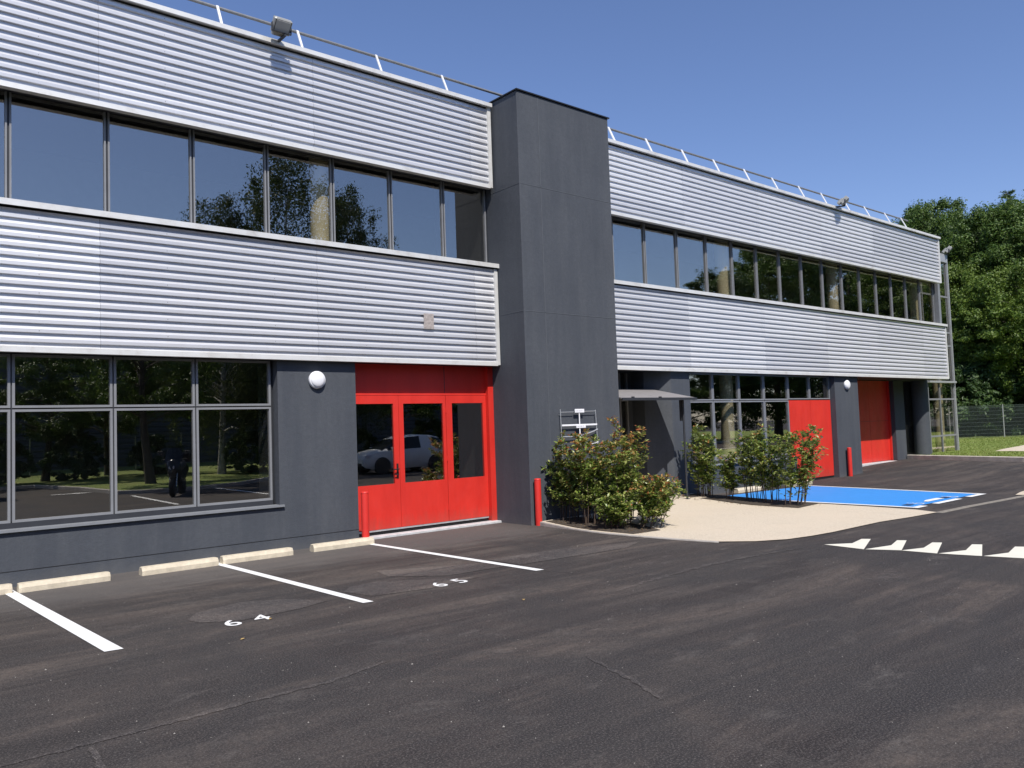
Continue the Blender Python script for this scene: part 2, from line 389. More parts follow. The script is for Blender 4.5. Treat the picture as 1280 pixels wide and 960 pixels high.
# beige resin forecourt, rising a little towards the entrance
def zres(x,y): return .012+.08*ss(y,9.2,11.2)
mb=MB(); 
front=[(9.36,10.44),(9.30,9.6),(9.24,8.9),(9.28,8.2),(9.38,7.4),(9.49,6.87),(9.80,6.50),(10.22,6.26),(10.7,6.17),(11.21,6.13),(12.70,6.13),(13.56,6.02),(14.40,5.96)]
back=[(9.36,10.46),(10.2,10.5),(11.3,10.54),(11.62,11.2),(11.62,12.06),(13.6,12.06),(14.15,11.35),(14.72,11.35),(14.74,10.4),(14.75,9.4),(14.76,8.6),(14.72,7.4),(14.62,6.4)]
K=8;n=len(front)
vv=[(a[0]+(b[0]-a[0])*t/K,a[1]+(b[1]-a[1])*t/K) for a,b in zip(front,back) for t in range(K+1)]
mb.add([(x,y,zres(x,y)) for x,y in vv],[(i*(K+1)+j,(i+1)*(K+1)+j,(i+1)*(K+1)+j+1,i*(K+1)+j+1) for i in range(n-1) for j in range(K)])
tag(mb.build('resin_forecourt',RESIN),kind='structure')
# concrete edging of the forecourt
def strip(name,pts,w,h,mat,z0=None,kind='structure'):
    mb=MB(); L=[];Rr=[]
    for i,p in enumerate(pts):
        a=Vector(pts[max(i-1,0)]);b=Vector(pts[min(i+1,len(pts)-1)]); d=(b-a).normalized(); q=Vector((-d.y,d.x))*w/2
        L.append((p[0]+q.x,p[1]+q.y));Rr.append((p[0]-q.x,p[1]-q.y))
    zz=[gz(p[0])+(z0[i] if z0 else 0) for i,p in enumerate(pts)]
    vs=[];
    for i in range(len(pts)):
        vs+=[(L[i][0],L[i][1],zz[i]-.05),(L[i][0],L[i][1],zz[i]+h-.012),(L[i][0]*.88+Rr[i][0]*.12,L[i][1]*.88+Rr[i][1]*.12,zz[i]+h),
             (Rr[i][0]*.88+L[i][0]*.12,Rr[i][1]*.88+L[i][1]*.12,zz[i]+h),(Rr[i][0],Rr[i][1],zz[i]+h-.012),(Rr[i][0],Rr[i][1],zz[i]-.05)]
    fs=[(i*6+k,i*6+k+1,(i+1)*6+k+1,(i+1)*6+k) for i in range(len(pts)-1) for k in range(5)]
    fs+=[(0,5,4,3,2,1),tuple((len(pts)-1)*6+k for k in range(6))]
    mb.add(vs,fs); o=mb.build(name,mat); return tag(o,kind=kind)
strip('forecourt_edging',[(x-.03,y) for x,y in front[:6]],.045,.036,CONC,[zres(*p)-.03 for p in front[:6]])
# planting soil under both hedges
sheet('planting_bed',[(9.42,10.4),(10.2,10.42),(10.35,9.6),(10.25,8.9),(9.95,8.3),(9.36,8.35),(9.33,9.3)],lambda x,y:zres(x,y)+.006,SOIL)
sheet('planting_bed',[(14.05,11.2),(14.76,11.2),(14.74,8.3),(13.82,8.2),(13.85,9.2),(13.98,10.2)],lambda x,y:zres(x,y)+.006,SOIL)
sheet('resin_forecourt_far',[(18.1,5.97),(18.7,6.08),(21,6.3),(21,5.6),(18.15,5.84)],.012,RESIN)
strip('dust_seam',[(14.42,5.95),(15.6,5.93),(16.8,5.86),(18.2,5.79)],.16,.004,DUST)
# lawn, kerb
kerb_pts=[(27.98,12.38),(27.62,11.2),(27.3,9.9),(27.0,8.6),(26.8,7.0),(26.9,5.0),(27.6,3.0),(29,1.2),(32,-.5),(38,-1.5)]
strip('lawn_kerb',kerb_pts,.18,.145,plain('pale_kerb_concrete',(.48,.43,.37),.85,0,.2,5,.4,70))
lawn=[(x+.07,y) for x,y in kerb_pts]+[(90,-1.5),(90,60),(-60,60),(-60,31),(32.6,31),(32.6,12.6),(28.05,12.46)]
mb=MB(); import mathutils.geometry as mg
tri=mg.tessellate_polygon([[Vector((x,y,0)) for x,y in lawn]])
mb.add([(x,y,gz(x)+.10) for x,y in lawn],[tuple(t) for t in tri]); tag(mb.build('lawn',TURF),kind='structure')
sheet('gravel_path',[(31.7,11.0),(33.6,11.35),(36.6,11.7),(44,12.6),(44,11.6),(36.0,10.75),(31.6,10.0)],.276,RESIN)
rnd=random.Random(3)
mb=MB()
for i in range(45000):
    x=27.3+rnd.random()**1.3*30; y=8+rnd.random()*14
    if x<28.1 and y>8.6+ (x-27)*3.8: continue
    if x<32.5 and y>12.4: continue
    if x>31.2 and abs(y-(10.5+(x-31.6)*.12))<.55: continue
    z=gz(x)+.10; a=rnd.random()*2*PI; w=.006+.010*rnd.random(); h=.02+.035*rnd.random()
    dx,dy=math.cos(a)*w,math.sin(a)*w; lx,ly=(rnd.random()-.5)*.06,(rnd.random()-.5)*.06
    mb.add([(x-dx,y-dy,z),(x+dx,y+dy,z),(x+lx,y+ly,z+h)],[(0,1,2)])
tag(mb.build('grass',BLADE),kind='stuff')
# far lawn, opposite the building (seen mirrored in the windows)
isl=[(7.05,-5.0),(7.6,-4.55),(8.5,-4.35),(9.4,-4.4),(11,-5.2),(13,-7.2),(18,-9.5),(30,-10),(90,-10),(90,-60),(-60,-60),(-60,-13.4),(2,-13.3),(6,-13.2),(6.8,-9)]
tri=mg.tessellate_polygon([[Vector((x,y,0)) for x,y in isl]])
mb=MB(); mb.add([(x,y,gz(x)+.10) for x,y in isl],[tuple(t) for t in tri]); tag(mb.build('opposite_lawn',TURF),kind='structure')
strip('opposite_kerb',[(2,-13.3),(6,-13.2),(6.8,-9),(7.05,-5.0),(7.6,-4.55),(8.5,-4.35),(9.4,-4.4),(11,-5.2),(13,-7.2),(18,-9.5),(30,-10),(60,-10)],.15,.12,CONC)

# ------------------------------------------------------------------ road markings
def mark(name,poly,mat,label,cat,group=None,dz=.005,zf=None):
    mb=MB(); n=len(poly); cx=sum(p[0] for p in poly)/n; cy=sum(p[1] for p in poly)/n
    mb.add([(x,y,(zf(x,y) if zf else gz(x))+dz) for x,y in poly],[tuple(range(n))])
    o=mb.build(name,mat,loc=(cx,cy,gz(cx))); return tag(o,label,cat,group)
g='white bay lines at right angles to the wall'
mark('parking_line',[(1.49,11.33),(1.61,11.33),(1.83,7.22),(1.69,7.24)],WHITE,'widest white bay line, at the left of the number 64','road marking',g)
mark('parking_line',[(3.925,11.33),(4.025,11.33),(4.17,7.22),(4.06,7.24)],WHITE,'white bay line between the numbers 64 and 65','road marking',g)
mark('parking_line',[(6.225,11.34),(6.325,11.34),(6.47,7.2),(6.36,7.22)],WHITE,'white bay line right of number 65, near the glazed red doors','road marking',g)
def number(txt,x,y,label,size=.235,gap=.28):
    o=empty('bay_number',(x,y,0)); tag(o,label,'road marking','painted bay numbers')
    for k,ch in enumerate(txt):
        cu=D.curves.new('t','FONT'); cu.body=ch; cu.size=size*1.45; cu.align_x='CENTER'; cu.resolution_u=6; cu.offset=.003
        to=D.objects.new('t',cu); COL.objects.link(to)
        dg=bpy.context.evaluated_depsgraph_get(); me=D.meshes.new_from_object(to.evaluated_get(dg))
        mb=MB(); mb.add([(x+v.co.x*.92+k*gap,y+v.co.y,.0055) for v in me.vertices],[tuple(p.vertices) for p in me.polygons])
        D.objects.remove(to); D.curves.remove(cu); mb.build('digit',WHITE,o)
number('64',2.80,7.30,'white painted number 64 on the dark asphalt')
number('65',5.11,7.31,'white painted number 65 on the dark asphalt')
# give-way triangles on the speed table
gt='pale triangles across the drive'
tl=[('first from the left, furthest up the drive',(10.10,5.65),(10.409,5.42),(10.846,5.51),(10.023,5.07)),
    ('second from the left',(10.03,5.06),(10.527,4.956),(10.99,5.09),(10.21,4.68)),
    ('third from the left',(10.20,4.68),(10.56,4.56),(11.05,4.66),(10.22,4.26)),
    ('fourth from the left',(10.23,4.25),(10.66,4.10),(11.17,4.22),(10.33,3.80)),
    ('rightmost, cut by the edge of the photo',(10.34,3.79),(10.75,3.66),(11.27,3.76),(10.45,3.35))]
for nm,a,b,c,d in tl:
    mark('road_triangle',[a,d,(c[0]+.06,c[1]-.10),c,b],CREAM,'cream painted triangle on the drive, '+nm,'road marking',gt)
mark('road_triangle',[(10.46,3.34),(10.58,2.9),(11.4,3.2),(11.34,3.3),(10.85,3.2)],CREAM,'cream painted triangle on the drive, just right of the photo edge','road marking',gt)
# blue disabled bay
bay=empty('disabled_bay',(16.5,8.6,0)); tag(bay,'bright blue painted disabled bay with white border beside the hedge','parking bay')
def bp(name,poly,mat,dz):
    mb=MB(); mb.add([(x,y,gz(x)+dz) for x,y in poly],[tuple(range(len(poly)))]); return mb.build(name,mat,bay)
bp('blue_surface',[(15.06,6.66),(18.02,6.66),(18.52,10.75),(15.02,10.9)],BLUE,.005)
wl=MB()
for P in ([(14.92,6.5),(15.04,6.5),(15.06,11.05),(14.95,11.05)],[(18.0,6.5),(18.12,6.5),(18.62,10.8),(18.53,10.8)],
          [(15.04,6.5),(15.34,6.5),(15.34,6.64),(15.04,6.64)],[(15.80,6.5),(16.9,6.5),(16.9,6.63),(15.80,6.63)],[(17.35,6.5),(18.0,6.5),(18.0,6.63),(17.35,6.63)]):
    wl.add([(x,y,gz(x)+.009) for x,y in P],[(0,1,2,3)])
wl.build('border_line',WHITE,bay)
def wheelchair(cx,cy,s):
    w=MB()
    def arc(r,a0,a1,t,ox=0,oy=0):
        n=18; v=[]
        for i in range(n+1):
            a=R_(a0+(a1-a0)*i/n); v+=[(cx+s*(ox+r*math.cos(a)),cy+s*(oy+r*math.sin(a)),.013),(cx+s*(ox+(r-t)*math.cos(a)),cy+s*(oy+(r-t)*math.sin(a)),.013)]
        w.add(v,[(2*i,2*i+1,2*i+3,2*i+2) for i in range(n)])
    def seg(x0,y0,x1,y1,t):
        d=Vector((x1-x0,y1-y0)).normalized()*t/2; q=Vector((-d.y,d.x))
        w.add([(cx+s*(x0+q.x),cy+s*(y0+q.y),.0135),(cx+s*(x1+q.x),cy+s*(y1+q.y),.0135),(cx+s*(x1-q.x),cy+s*(y1-q.y),.0135),(cx+s*(x0-q.x),cy+s*(y0-q.y),.0135)],[(0,1,2,3)])
    arc(.34,120,370,.08); arc(.09,0,360,.09,-.05,.78); seg(-.05,.66,-.02,.22,.11); seg(-.03,.5,.22,.5,.08); seg(-.02,.24,.3,.24,.1); seg(.28,.26,.42,-.2,.09); seg(.4,-.2,.52,-.16,.08)
    return w.build('wheelchair_symbol',WHITE,bay)
wheelchair(15.62,6.78,.26); wheelchair(17.18,6.78,.26)
w=MB(); w.add([(16.05,6.8,.013),(16.8,6.8,.013),(16.8,6.95,.013),(16.3,6.95,.013),(16.05,6.88,.013)],[(0,1,2,3,4)]); w.build('white_arrow_mark',WHITE,bay)
for x0 in (15.22,16.86): bp('navy_patch',[(x0,6.78),(x0+.22,6.78),(x0+.22,6.93),(x0,6.93)],NAVY,.012)
# markings on the far side, mirrored in the glazing
mark('parking_line',[(7.02,-3.75),(7.14,-3.75),(6.95,1.2),(6.83,1.2)],WHITE,'white bay line behind the photographer beside the dark motorcycle','road marking',g)
mark('parking_line',[(9.9,-4.9),(10.02,-4.9),(9.85,.2),(9.73,.2)],WHITE,'white bay line behind the photographer to the right of the motorcycle','road marking',g)
mark('road_arrow',[(5.5,-7.2),(6.2,-7.15),(6.2,-7.0),(6.75,-7.3),(6.2,-7.6),(6.2,-7.42),(5.5,-7.4)],WHITE,'white painted arrow behind the photographer near the opposite lawn','road marking')

# ------------------------------------------------------------------ the building
B=empty('office_building',(9.24,11.36,0)); tag(B,'two storey office building with corrugated silver cladding bands and slate grey walls','building')
X0=-9.; XT0,XT1=9.24,11.60; XE=28.80
mb=MB()
mb.box(X0,5.03,11.36,11.70,-.1,.655)
mb.box(5.0295,6.33,11.36,12.1,-.1,2.83)            # pier left of the glazed doors
mb.box(14.85,19.2,11.36,11.70,-.1,.655)
mb.box(21.33,22.65,11.36,12.75,-.1,2.83)         # pier with lamp
mb.box(22.6505,24.6,12.70,12.95,-.1,2.83)
mb.box(27.25,27.98,12.44,13.0,-.1,2.83)
mb.prism([(14.18,11.36),(14.8495,11.36),(14.8495,13.3),(13.72,13.3),(13.72,11.745)],-.1,2.83)   # splayed flank of the entrance recess
mb.box(13.60,13.7195,12.10,12.4,-.1,2.83)
mb.box(6.3305,9.2395,11.67,12.1,2.60,2.83)
split(mb,'wall',SLATE,B)
gr=MB(); gr.box(X0,6.33,11.357,11.3595,.185,.192); gr.build('plinth_joint',BLACK,B)
# tower
tw=MB()
tw.bbox(XT0,XT1,10.557,13.2,-.1,7.70,.012)
TW=tw.build('stair_tower',SLATE,B)
cp=MB(); cp.box(XT0-.025,XT1+.025,10.53,13.22,7.7005,7.722); cp.build('cap_flashing',BLACK,TW)
jn=MB()
for z in (3.74,6.015): jn.box(XT0+.012,XT1-.012,10.5535,10.5565,z,z+.010); jn.box(XT0-.0035,XT0-.0005,10.569,11.35,z,z+.010)
jn.box(9.735,9.747,10.5535,10.5565,.5,7.68)
split(jn,'render_joint',plain('pale_joint',(.085,.093,.106),.8),TW)
# spandrels behind the cladding, roof, slabs, inner shell
mb=MB()
for a,b in ((X0,XT0-.03),(XT1+.005,XE-.03)):
    mb.box(a,b,11.335,11.62,2.835,4.60); mb.box(a,b,11.335,11.62,6.12,7.60)
    mb.box(a,b,11.6205,12.42,2.84,2.90)
split(mb,'spandrel',DARKF,B)
mb=MB(); mb.box(X0,32.36,12.95,31,7.40,7.66); mb.box(X0,28.7,11.621,12.949,7.40,7.655); mb.box(28.7005,32.36,12.56,12.949,7.40,7.66); split(mb,'roof',ROOFM,B)
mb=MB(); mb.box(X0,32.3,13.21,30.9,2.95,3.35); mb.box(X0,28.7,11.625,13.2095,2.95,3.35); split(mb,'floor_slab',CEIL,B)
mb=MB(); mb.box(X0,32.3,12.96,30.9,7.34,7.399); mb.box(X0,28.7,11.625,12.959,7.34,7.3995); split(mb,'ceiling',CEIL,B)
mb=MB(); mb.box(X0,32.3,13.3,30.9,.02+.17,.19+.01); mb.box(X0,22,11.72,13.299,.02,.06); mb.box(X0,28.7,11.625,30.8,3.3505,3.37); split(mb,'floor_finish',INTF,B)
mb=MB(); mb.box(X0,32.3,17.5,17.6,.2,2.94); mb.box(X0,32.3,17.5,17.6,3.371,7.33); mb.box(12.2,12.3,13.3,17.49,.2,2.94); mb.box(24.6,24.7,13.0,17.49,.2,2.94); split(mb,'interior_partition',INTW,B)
mb=MB(); mb.box(X0-.2,X0-.0005,11.36,31,-.1,7.7); mb.box(X0,32.4,31.0005,31.2,-.1,7.7); mb.box(32.401,32.55,13.6,31,-.1,7.7); split(mb,'rear_wall',SLATE,B)

# interior columns
for i,x in enumerate((-4.87,.57,6.01,11.4,16.95,22.35,27.75)):
    mb=MB(); mb.lathe([(.165,3.37),(.165,7.34)],(x,11.80,0),n=32); mb.build('column',COLM,B)
for x in (-4.87,.57,16.95):
    mb=MB(); mb.lathe([(.165,.06),(.165,2.94)],(x,11.86,0),n=32); mb.build('column',COLM,B)
mb=MB(); mb.lathe([(.17,.2),(.17,2.94)],(31.75,12.86,0),n=28); mb.build('column',COLM,B)
mb=MB(); mb.lathe([(.17,3.37),(.17,7.3)],(31.9,12.86,0),n=28); mb.build('column',COLM,B)
mb=MB(); mb.lathe([(.27,gz(28.9)-.05),(.27,2.84)],(28.85,12.28,0),n=28); mb.build('outer_column',SLATE,B)
mb=MB(); mb.box(31.98,32.22,13.5,13.7,.2,1.25); mb.build('red_panel_inside',RED,B)

# corrugated cladding
def cladding(x0,x1,z0,z1,ends,yf=11.27):
    P=.117; prof=[]; z=z0
    while z<z1-.001:
        for dz,y in ((0,-.002),(.004,-.0035),(.046,-.0035),(.052,-.001),(.060,.008),(.068,.019),(.076,.025),(.113,.025)):
            if z+dz<z1: prof.append((z+dz,yf+y))
        z+=P
    prof.append((z1,yf))
    mb=MB(); n=len(prof)
    # sheets lap every 3.05 m, each 1 mm proud of the next
    xs=[x0]; k=math.ceil((x0+.53)/3.05)
    while k*3.05-.53<x1-.01:
        if k*3.05-.53>x0+.01: xs.append(k*3.05-.53)
        k+=1
    xs.append(x1)
    for i in range(len(xs)-1):
        off=.0012*(i%2); a,b=xs[i],xs[i+1]
        mb.add([(a,y-off,z) for z,y in prof]+[(b,y-off,z) for z,y in prof],[(j,n+j,n+j+1,j+1) for j in range(n-1)])
    c=mb.build('cladding_band',CLAD,B)
    t=MB()
    # drip flange at the foot, in lengths
    L=3.1; xx=x0; i=0
    while xx<x1-.01:
        xe=min(xx+L,x1)
        o=.002*(i%2)
        t.add([(xx,yf-.03-o,z0-.012),(xe,yf-.03-o,z0-.012),(xe,yf-.028-o,z0+.055),(xx,yf-.028-o,z0+.055),(xx,yf+.01,z0+.068),(xe,yf+.01,z0+.068),(xx,yf+.07,z0-.012),(xe,yf+.07,z0-.012)],
              [(0,1,2,3),(3,2,5,4),(0,6,7,1),(0,3,4),(1,5,2)])
        xx=xe; i+=1
    return c,t
def band(x0,x1,z0,z1,upper,endr):
    c,t=cladding(x0,x1-(.06 if endr else 0),z0+.05,z1-(.085 if upper else .05),None)
    if upper:
        q=MB(); q.box(x0,x1-.08,11.285,11.33,z1-.095,z1-.05); q.build('painted_shadow_gap',BLACK,c)  # black strip stands in for the shade under the coping
    yf=11.27
    if upper:   # coping with a shadow gap, painted black, below it
        xx=x0; i=0
        while xx<x1-.01:
            xe=min(xx+3.0,x1+.005); o=.0015*(i%2)
            t.add([(xx,yf-.075-o,z1-.055),(xe,yf-.075-o,z1-.055),(xe,yf-.075-o,z1+.012),(xx,yf-.075-o,z1+.012),(xe,yf+.40,z1+.05),(xx,yf+.40,z1+.05),(xx,yf-.03,z1-.055),(xe,yf-.03,z1-.055),(xx,yf+.40,z1-.0),(xe,yf+.40,z1-.0)],
                  [(0,1,2,3),(3,2,4,5),(0,6,7,1),(0,3,5,6),(1,7,4,2),(6,8,9,7)]); xx=xe;i+=1
    else:       # sill
        t.box(x0,x1+.02,yf-.065,yf+.27,z1-.005,z1+.045)
        t.box(x0,x1+.02,yf-.067,yf-.0655,z1-.03,z1+.047)
    if endr: t.box(x1-.075,x1,yf-.024,yf+.10,z0+.055,z1-.05)
    t.build('edge_trim',TRIM,c)
    return c
band(X0,XT0-.012,2.785,4.635,False,True)
band(X0,XT0-.05,6.035,7.64,True,True)
band(XT1+.003,XE,2.785,4.635,False,True)
band(XT1+.003,XE-.13,6.035,7.64,True,True)
mb=MB(); mb.bbox(7.60,7.80,11.252,11.264,3.42,3.68,.003); mb.build('stained_cover_plate',DIRTP,B)

# windows
def window(x0,x1,z0,z1,y=11.50,transom=None,fw=.030,hz=True,d=.07):
    """aluminium frame and pane of one light; a transom makes two lights"""
    g=.009 if hz else .013; zs=[z0]+([transom] if transom else [])+[z1]
    for k in range(len(zs)-1):
        mb=MB(); a,b=zs[k]+(g if k else 0),zs[k+1]-(g if k<len(zs)-2 else 0)
        if hz:
            i0,i1,j0,j1=x0+g+fw,x1-g-fw,a+fw,b-fw; X0_,X1_=x0+g,x1-g
            v=[(x,yy,z) for yy in (y,y+d) for x,z in ((X0_,a),(X1_,a),(X1_,b),(X0_,b),(i0,j0),(i1,j0),(i1,j1),(i0,j1))]
            f=[]
            for t in range(4):
                u=(t+1)%4
                f+=[(t,u,4+u,4+t),(8+t,12+t,12+u,8+u),(t,8+t,8+u,u),(4+t,4+u,12+u,12+t)]
            mb.add(v,f)
        else:
            mb.box(x0+g,x0+g+fw,y,y+d,a,b); mb.box(x1-g-fw,x1-g,y,y+d,a,b); mb.box(x0+g+fw,x1-g-fw,y+.045,y+d,a,a+.03); mb.box(x0+g+fw,x1-g-fw,y+.045,y+d,b-.03,b)
        w=mb.build('transom_window' if k else 'window',ALU,B)
        e=fw-.004 if hz else 0
        p=MB(); p.box(x0+g+fw-.004,x1-g-fw+.004,y+.030,y+.038,a+e,b-e); p.build('pane',GLASS,w)
bk=MB()   # dark gaskets behind the mullion gaps, heads
UL=[-8.2,-7.1,-6.0,-4.9,-3.8,-2.7,-1.6,-.5,.55,1.63,2.76,3.88,4.985,6.08,7.162,8.244,9.215]
LL=[-8.2,-7.1,-6.0,-4.9,-3.8,-2.7,-1.6,-.5,.57,1.66,2.815,3.88,4.992]
UR=[12.62,13.672,14.796,15.90,16.95,18.01,19.08,20.17,21.27,22.36,23.42,24.46,25.47,26.48,27.52,28.583]
for xs,z0,z1 in ((UL,4.68,6.11),(LL,.76,2.83),(UR,4.68,6.11)):
    for x in xs: bk.box(x-.016,x+.016,11.52,11.55,z0,z1)
for i in range(len(UL)-1): window(UL[i],UL[i+1],4.68,6.11,hz=False,fw=.022)
window(11.62,UR[0],4.68,6.11,hz=False,fw=.022)
for i in range(len(UR)-1): window(UR[i],UR[i+1],4.68,6.11,hz=False,fw=.022)
for i in range(len(LL)-1): window(LL[i],LL[i+1],.755,2.82,transom=2.145)
LR=[14.86,15.899,16.969,18.047,19.18,20.24,21.32]
for i in range(4): window(LR[i],LR[i+1],.755,2.82,transom=2.17)
for i in (4,5): window(LR[i],LR[i+1],2.19,2.82)
for x in LR[1:5]: bk.box(x-.012,x+.012,11.53,11.56,.76,2.82)
bk.box(LR[5]-.012,LR[5]+.012,11.53,11.56,2.2,2.82)
bk.box(X0,LL[-1],11.50,11.60,.64,.755); bk.box(14.86,19.18,11.50,11.60,.656,.755)
split(bk,'mullion_gasket',DARKF,B)
mb=MB()
for a,b in ((X0,5.09),(14.852,19.16)):
    mb.box(a,b,11.315,11.50,.656,.686)
mb.box(28.86,29.02,11.46,11.62,4.68,6.13)      # corner post
split(mb,'window_sill',plain('grey_sill',(.20,.21,.225),.5,0,.08),B)

# glazed end of the building beyond the cladding
zz=gz(30)
EX=[29.02,30.10,31.10,32.34]
for i in range(3):
    x0,x1=EX[i],EX[i+1]
    for a,b in ((zz,.86),(.86,2.20),(2.20,2.82),(2.82,4.20),(4.20,4.70),(4.70,6.06),(6.06,7.38)):
        w=MB(); f=.03
        w.box(x0+.004,x0+f,12.50,12.56,a,b); w.box(x1-f,x1-.004,12.50,12.56,a,b); w.box(x0+f,x1-f,12.502,12.558,a,a+f); w.box(x0+f,x1-f,12.502,12.558,b-f,b-.003)
        o=w.build('window',ALU,B); p=MB(); p.box(x0+f-.003,x1-f+.003,12.528,12.536,a+f-.003,b-f+.003); p.build('pane',GLASS,o)
w=MB(); w.box(28.1,28.99,12.50,12.56,zz-.1,2.83); w.build('dark_glazing',GLASS,B)
mb=MB(); mb.box(32.345,32.405,12.46,12.60,0,7.72); mb.box(30.0,32.34,12.38,12.495,2.80,2.87); mb.box(28.69,32.34,12.46,12.62,7.385,7.70); split(mb,'corner_post',GALV,B)

# glazed red doors
Dr=MB()   # frame
Dr.box(6.331,9.238,11.60,11.66,2.345,2.83)
Dr.box(6.331,9.13,11.572,11.64,2.31,2.344)
Dr.box(9.12,9.2385,11.50,11.64,.03,2.83); Dr.box(6.331,6.36,11.50,11.64,.05,2.31)
DR=Dr.build('glazed_door',RED,B)
sm=MB(); sm.box(8.216,8.226,11.596,11.5995,2.35,2.82); sm.build('panel_seam',DARKF,DR)
def leaf(x0,x1,gx0,gx1):
    m=MB(); z0,z1,a,b=.115,2.305,.84,2.17; y0,y1=11.575,11.625
    v=[(x,y,z) for y in (y0,y1) for x,z in ((x0,z0),(x1,z0),(x1,z1),(x0,z1),(gx0,a),(gx1,a),(gx1,b),(gx0,b))]; f=[]
    for t in range(4):
        u=(t+1)%4; f+=[(t,u,4+u,4+t),(8+t,12+t,12+u,8+u),(t,8+t,8+u,u),(4+t,4+u,12+u,12+t)]
    m.add(v,f); m.build('door_leaf',RED,DR)
    p=MB(); p.box(gx0-.003,gx1+.003,y0+.018,y0+.026,a-.003,b+.003); p.build('door_pane',GLASS,DR)
leaf(6.362,7.246,6.43,7.145); leaf(7.252,8.215,7.344,8.154); leaf(8.224,9.115,8.353,9.04)
h=MB(); h.box(7.182,7.214,11.563,11.575,.93,1.17); h.tube((7.198,11.57,1.08),(7.198,11.52,1.08),.010); h.tube((7.198,11.523,1.08),(7.09,11.52,1.078),.010); h.tube((7.198,11.57,.99),(7.198,11.535,.99),.009); h.tube((7.198,11.538,.99),(7.13,11.535,.99),.008); h.build('door_handle',BLACK,DR)
hg=MB()
for z in (.35,1.2,2.05): hg.tube((8.2195,11.568,z-.045),(8.2195,11.568,z+.045),.008,n=8)
split(hg,'hinge',RED,DR)
g2=MB(); g2.box(6.37,9.11,11.58,11.62,.085,.112); g2.build('bottom_seal',GALV,DR)
th=MB(); th.bbox(6.34,9.235,11.37,11.565,-.05,.035,.006); th.build('threshold',THRESH,DR)
th=MB(); th.box(6.345,9.11,11.60,11.68,.0,.08); th.build('door_gap',BLACK,DR)

# plain red double door below the transom lights
R1=MB(); z0=.07
R1.box(19.19,20.245,11.505,11.56,z0,2.165); r1=R1.build('red_double_door',RED,B)
R1=MB(); R1.box(20.255,21.31,11.505,11.56,z0,2.165); R1.build('door_leaf',RED,r1)
s=MB(); s.box(20.246,20.254,11.53,11.56,z0,2.16); s.build('leaf_seam',DARKF,r1)
s=MB(); s.box(19.19,21.31,11.52,11.57,-.02,.068); s.build('door_gap',BLACK,r1)
# recessed red door under the soffit at the far end
R2=MB(); R2.box(24.6,25.9,12.65,12.70,gz(25)+.03,2.83); R2.box(25.91,27.2,12.65,12.70,gz(26)+.03,2.83); R2.box(27.2,27.249,12.58,12.7,gz(27)-.03,2.83)
r2=R2.build('recessed_red_door',RED,B)
s=MB(); s.box(25.901,25.909,12.67,12.69,.2,2.8); s.box(24.9,27.2,12.64,12.648,1.5,1.505); s.build('leaf_seam',DARKF,r2)
s=MB(); s.bbox(24.5,27.24,12.35,12.64,0,gz(26)+.02,.006); s.build('threshold',THRESH,r2)

# entrance glazing and canopy
E_=MB()
for x0,x1 in ((11.62,12.35),(12.35,13.02),(13.02,13.28),(13.30,13.59)):
    E_.box(x0+.003,x0+.05,12.10,12.16,.09,2.83); E_.box(x1-.05,x1-.003,12.10,12.16,.09,2.83); E_.box(x0+.05,x1-.05,12.10,12.16,2.2,2.27); E_.box(x0+.05,x1-.05,12.10,12.16,.09,.16)
en=E_.build('entrance_door',ALU,B)
for x0,x1 in ((11.67,12.30),(12.40,12.97),(13.07,13.23),(13.35,13.54)):
    p=MB(); p.box(x0-.002,x1+.002,12.12,12.128,.16,2.2); p.box(x0-.002,x1+.002,12.12,12.128,2.27,2.83); split(p,'entrance_pane',GLASS,en)
cn=MB()
yf,yb,zf,zb,xa,xb=10.50,11.62,2.205,2.44,11.605,13.88
for i in range(2):
    a=xa+(xb-xa)*i/2+.006*i; b=xa+(xb-xa)*(i+1)/2
    cn.add([(a,yf,zf),(b,yf,zf),(b if i==0 else b-.02,yb,zb),(a,yb,zb),(a,yf,zf-.02),(b,yf,zf-.02),(b if i==0 else b-.02,yb,zb-.02),(a,yb,zb-.02)],[(0,1,2,3),(4,7,6,5),(0,4,5,1),(1,5,6,2),(2,6,7,3),(3,7,4,0)])
CN=cn.build('canopy',CANR,B)
f=MB(); f.box(xa,xb+.04,yf-.03,yf-.002,zf-.055,zf-.002); f.box(xb+.001,xb+.03,yf,yf+.03,zf-.05,zf)
f.box(xa,xb,yb,yb+.5,zb-.06,zb-.01)
f.tube((xb-.02,yf,zf-.045),(xb-.04,yb,zb-.045),.02,n=6)
f.box(12.72,12.76,yf-.035,yf+.02,zf-.01,zf+.02); f.box(11.9,11.94,yf-.035,yf+.02,zf-.01,zf+.02)
f.build('canopy_frame',DARKF,CN)
pl=MB(); pl.tube((13.73,10.70,.05),(13.73,10.70,2.20),.022); pl.box(13.69,13.77,10.66,10.74,.04,.09); pl.box(13.70,13.76,10.725,10.78,1.72,2.19); pl.build('canopy_post',DARKF,CN)

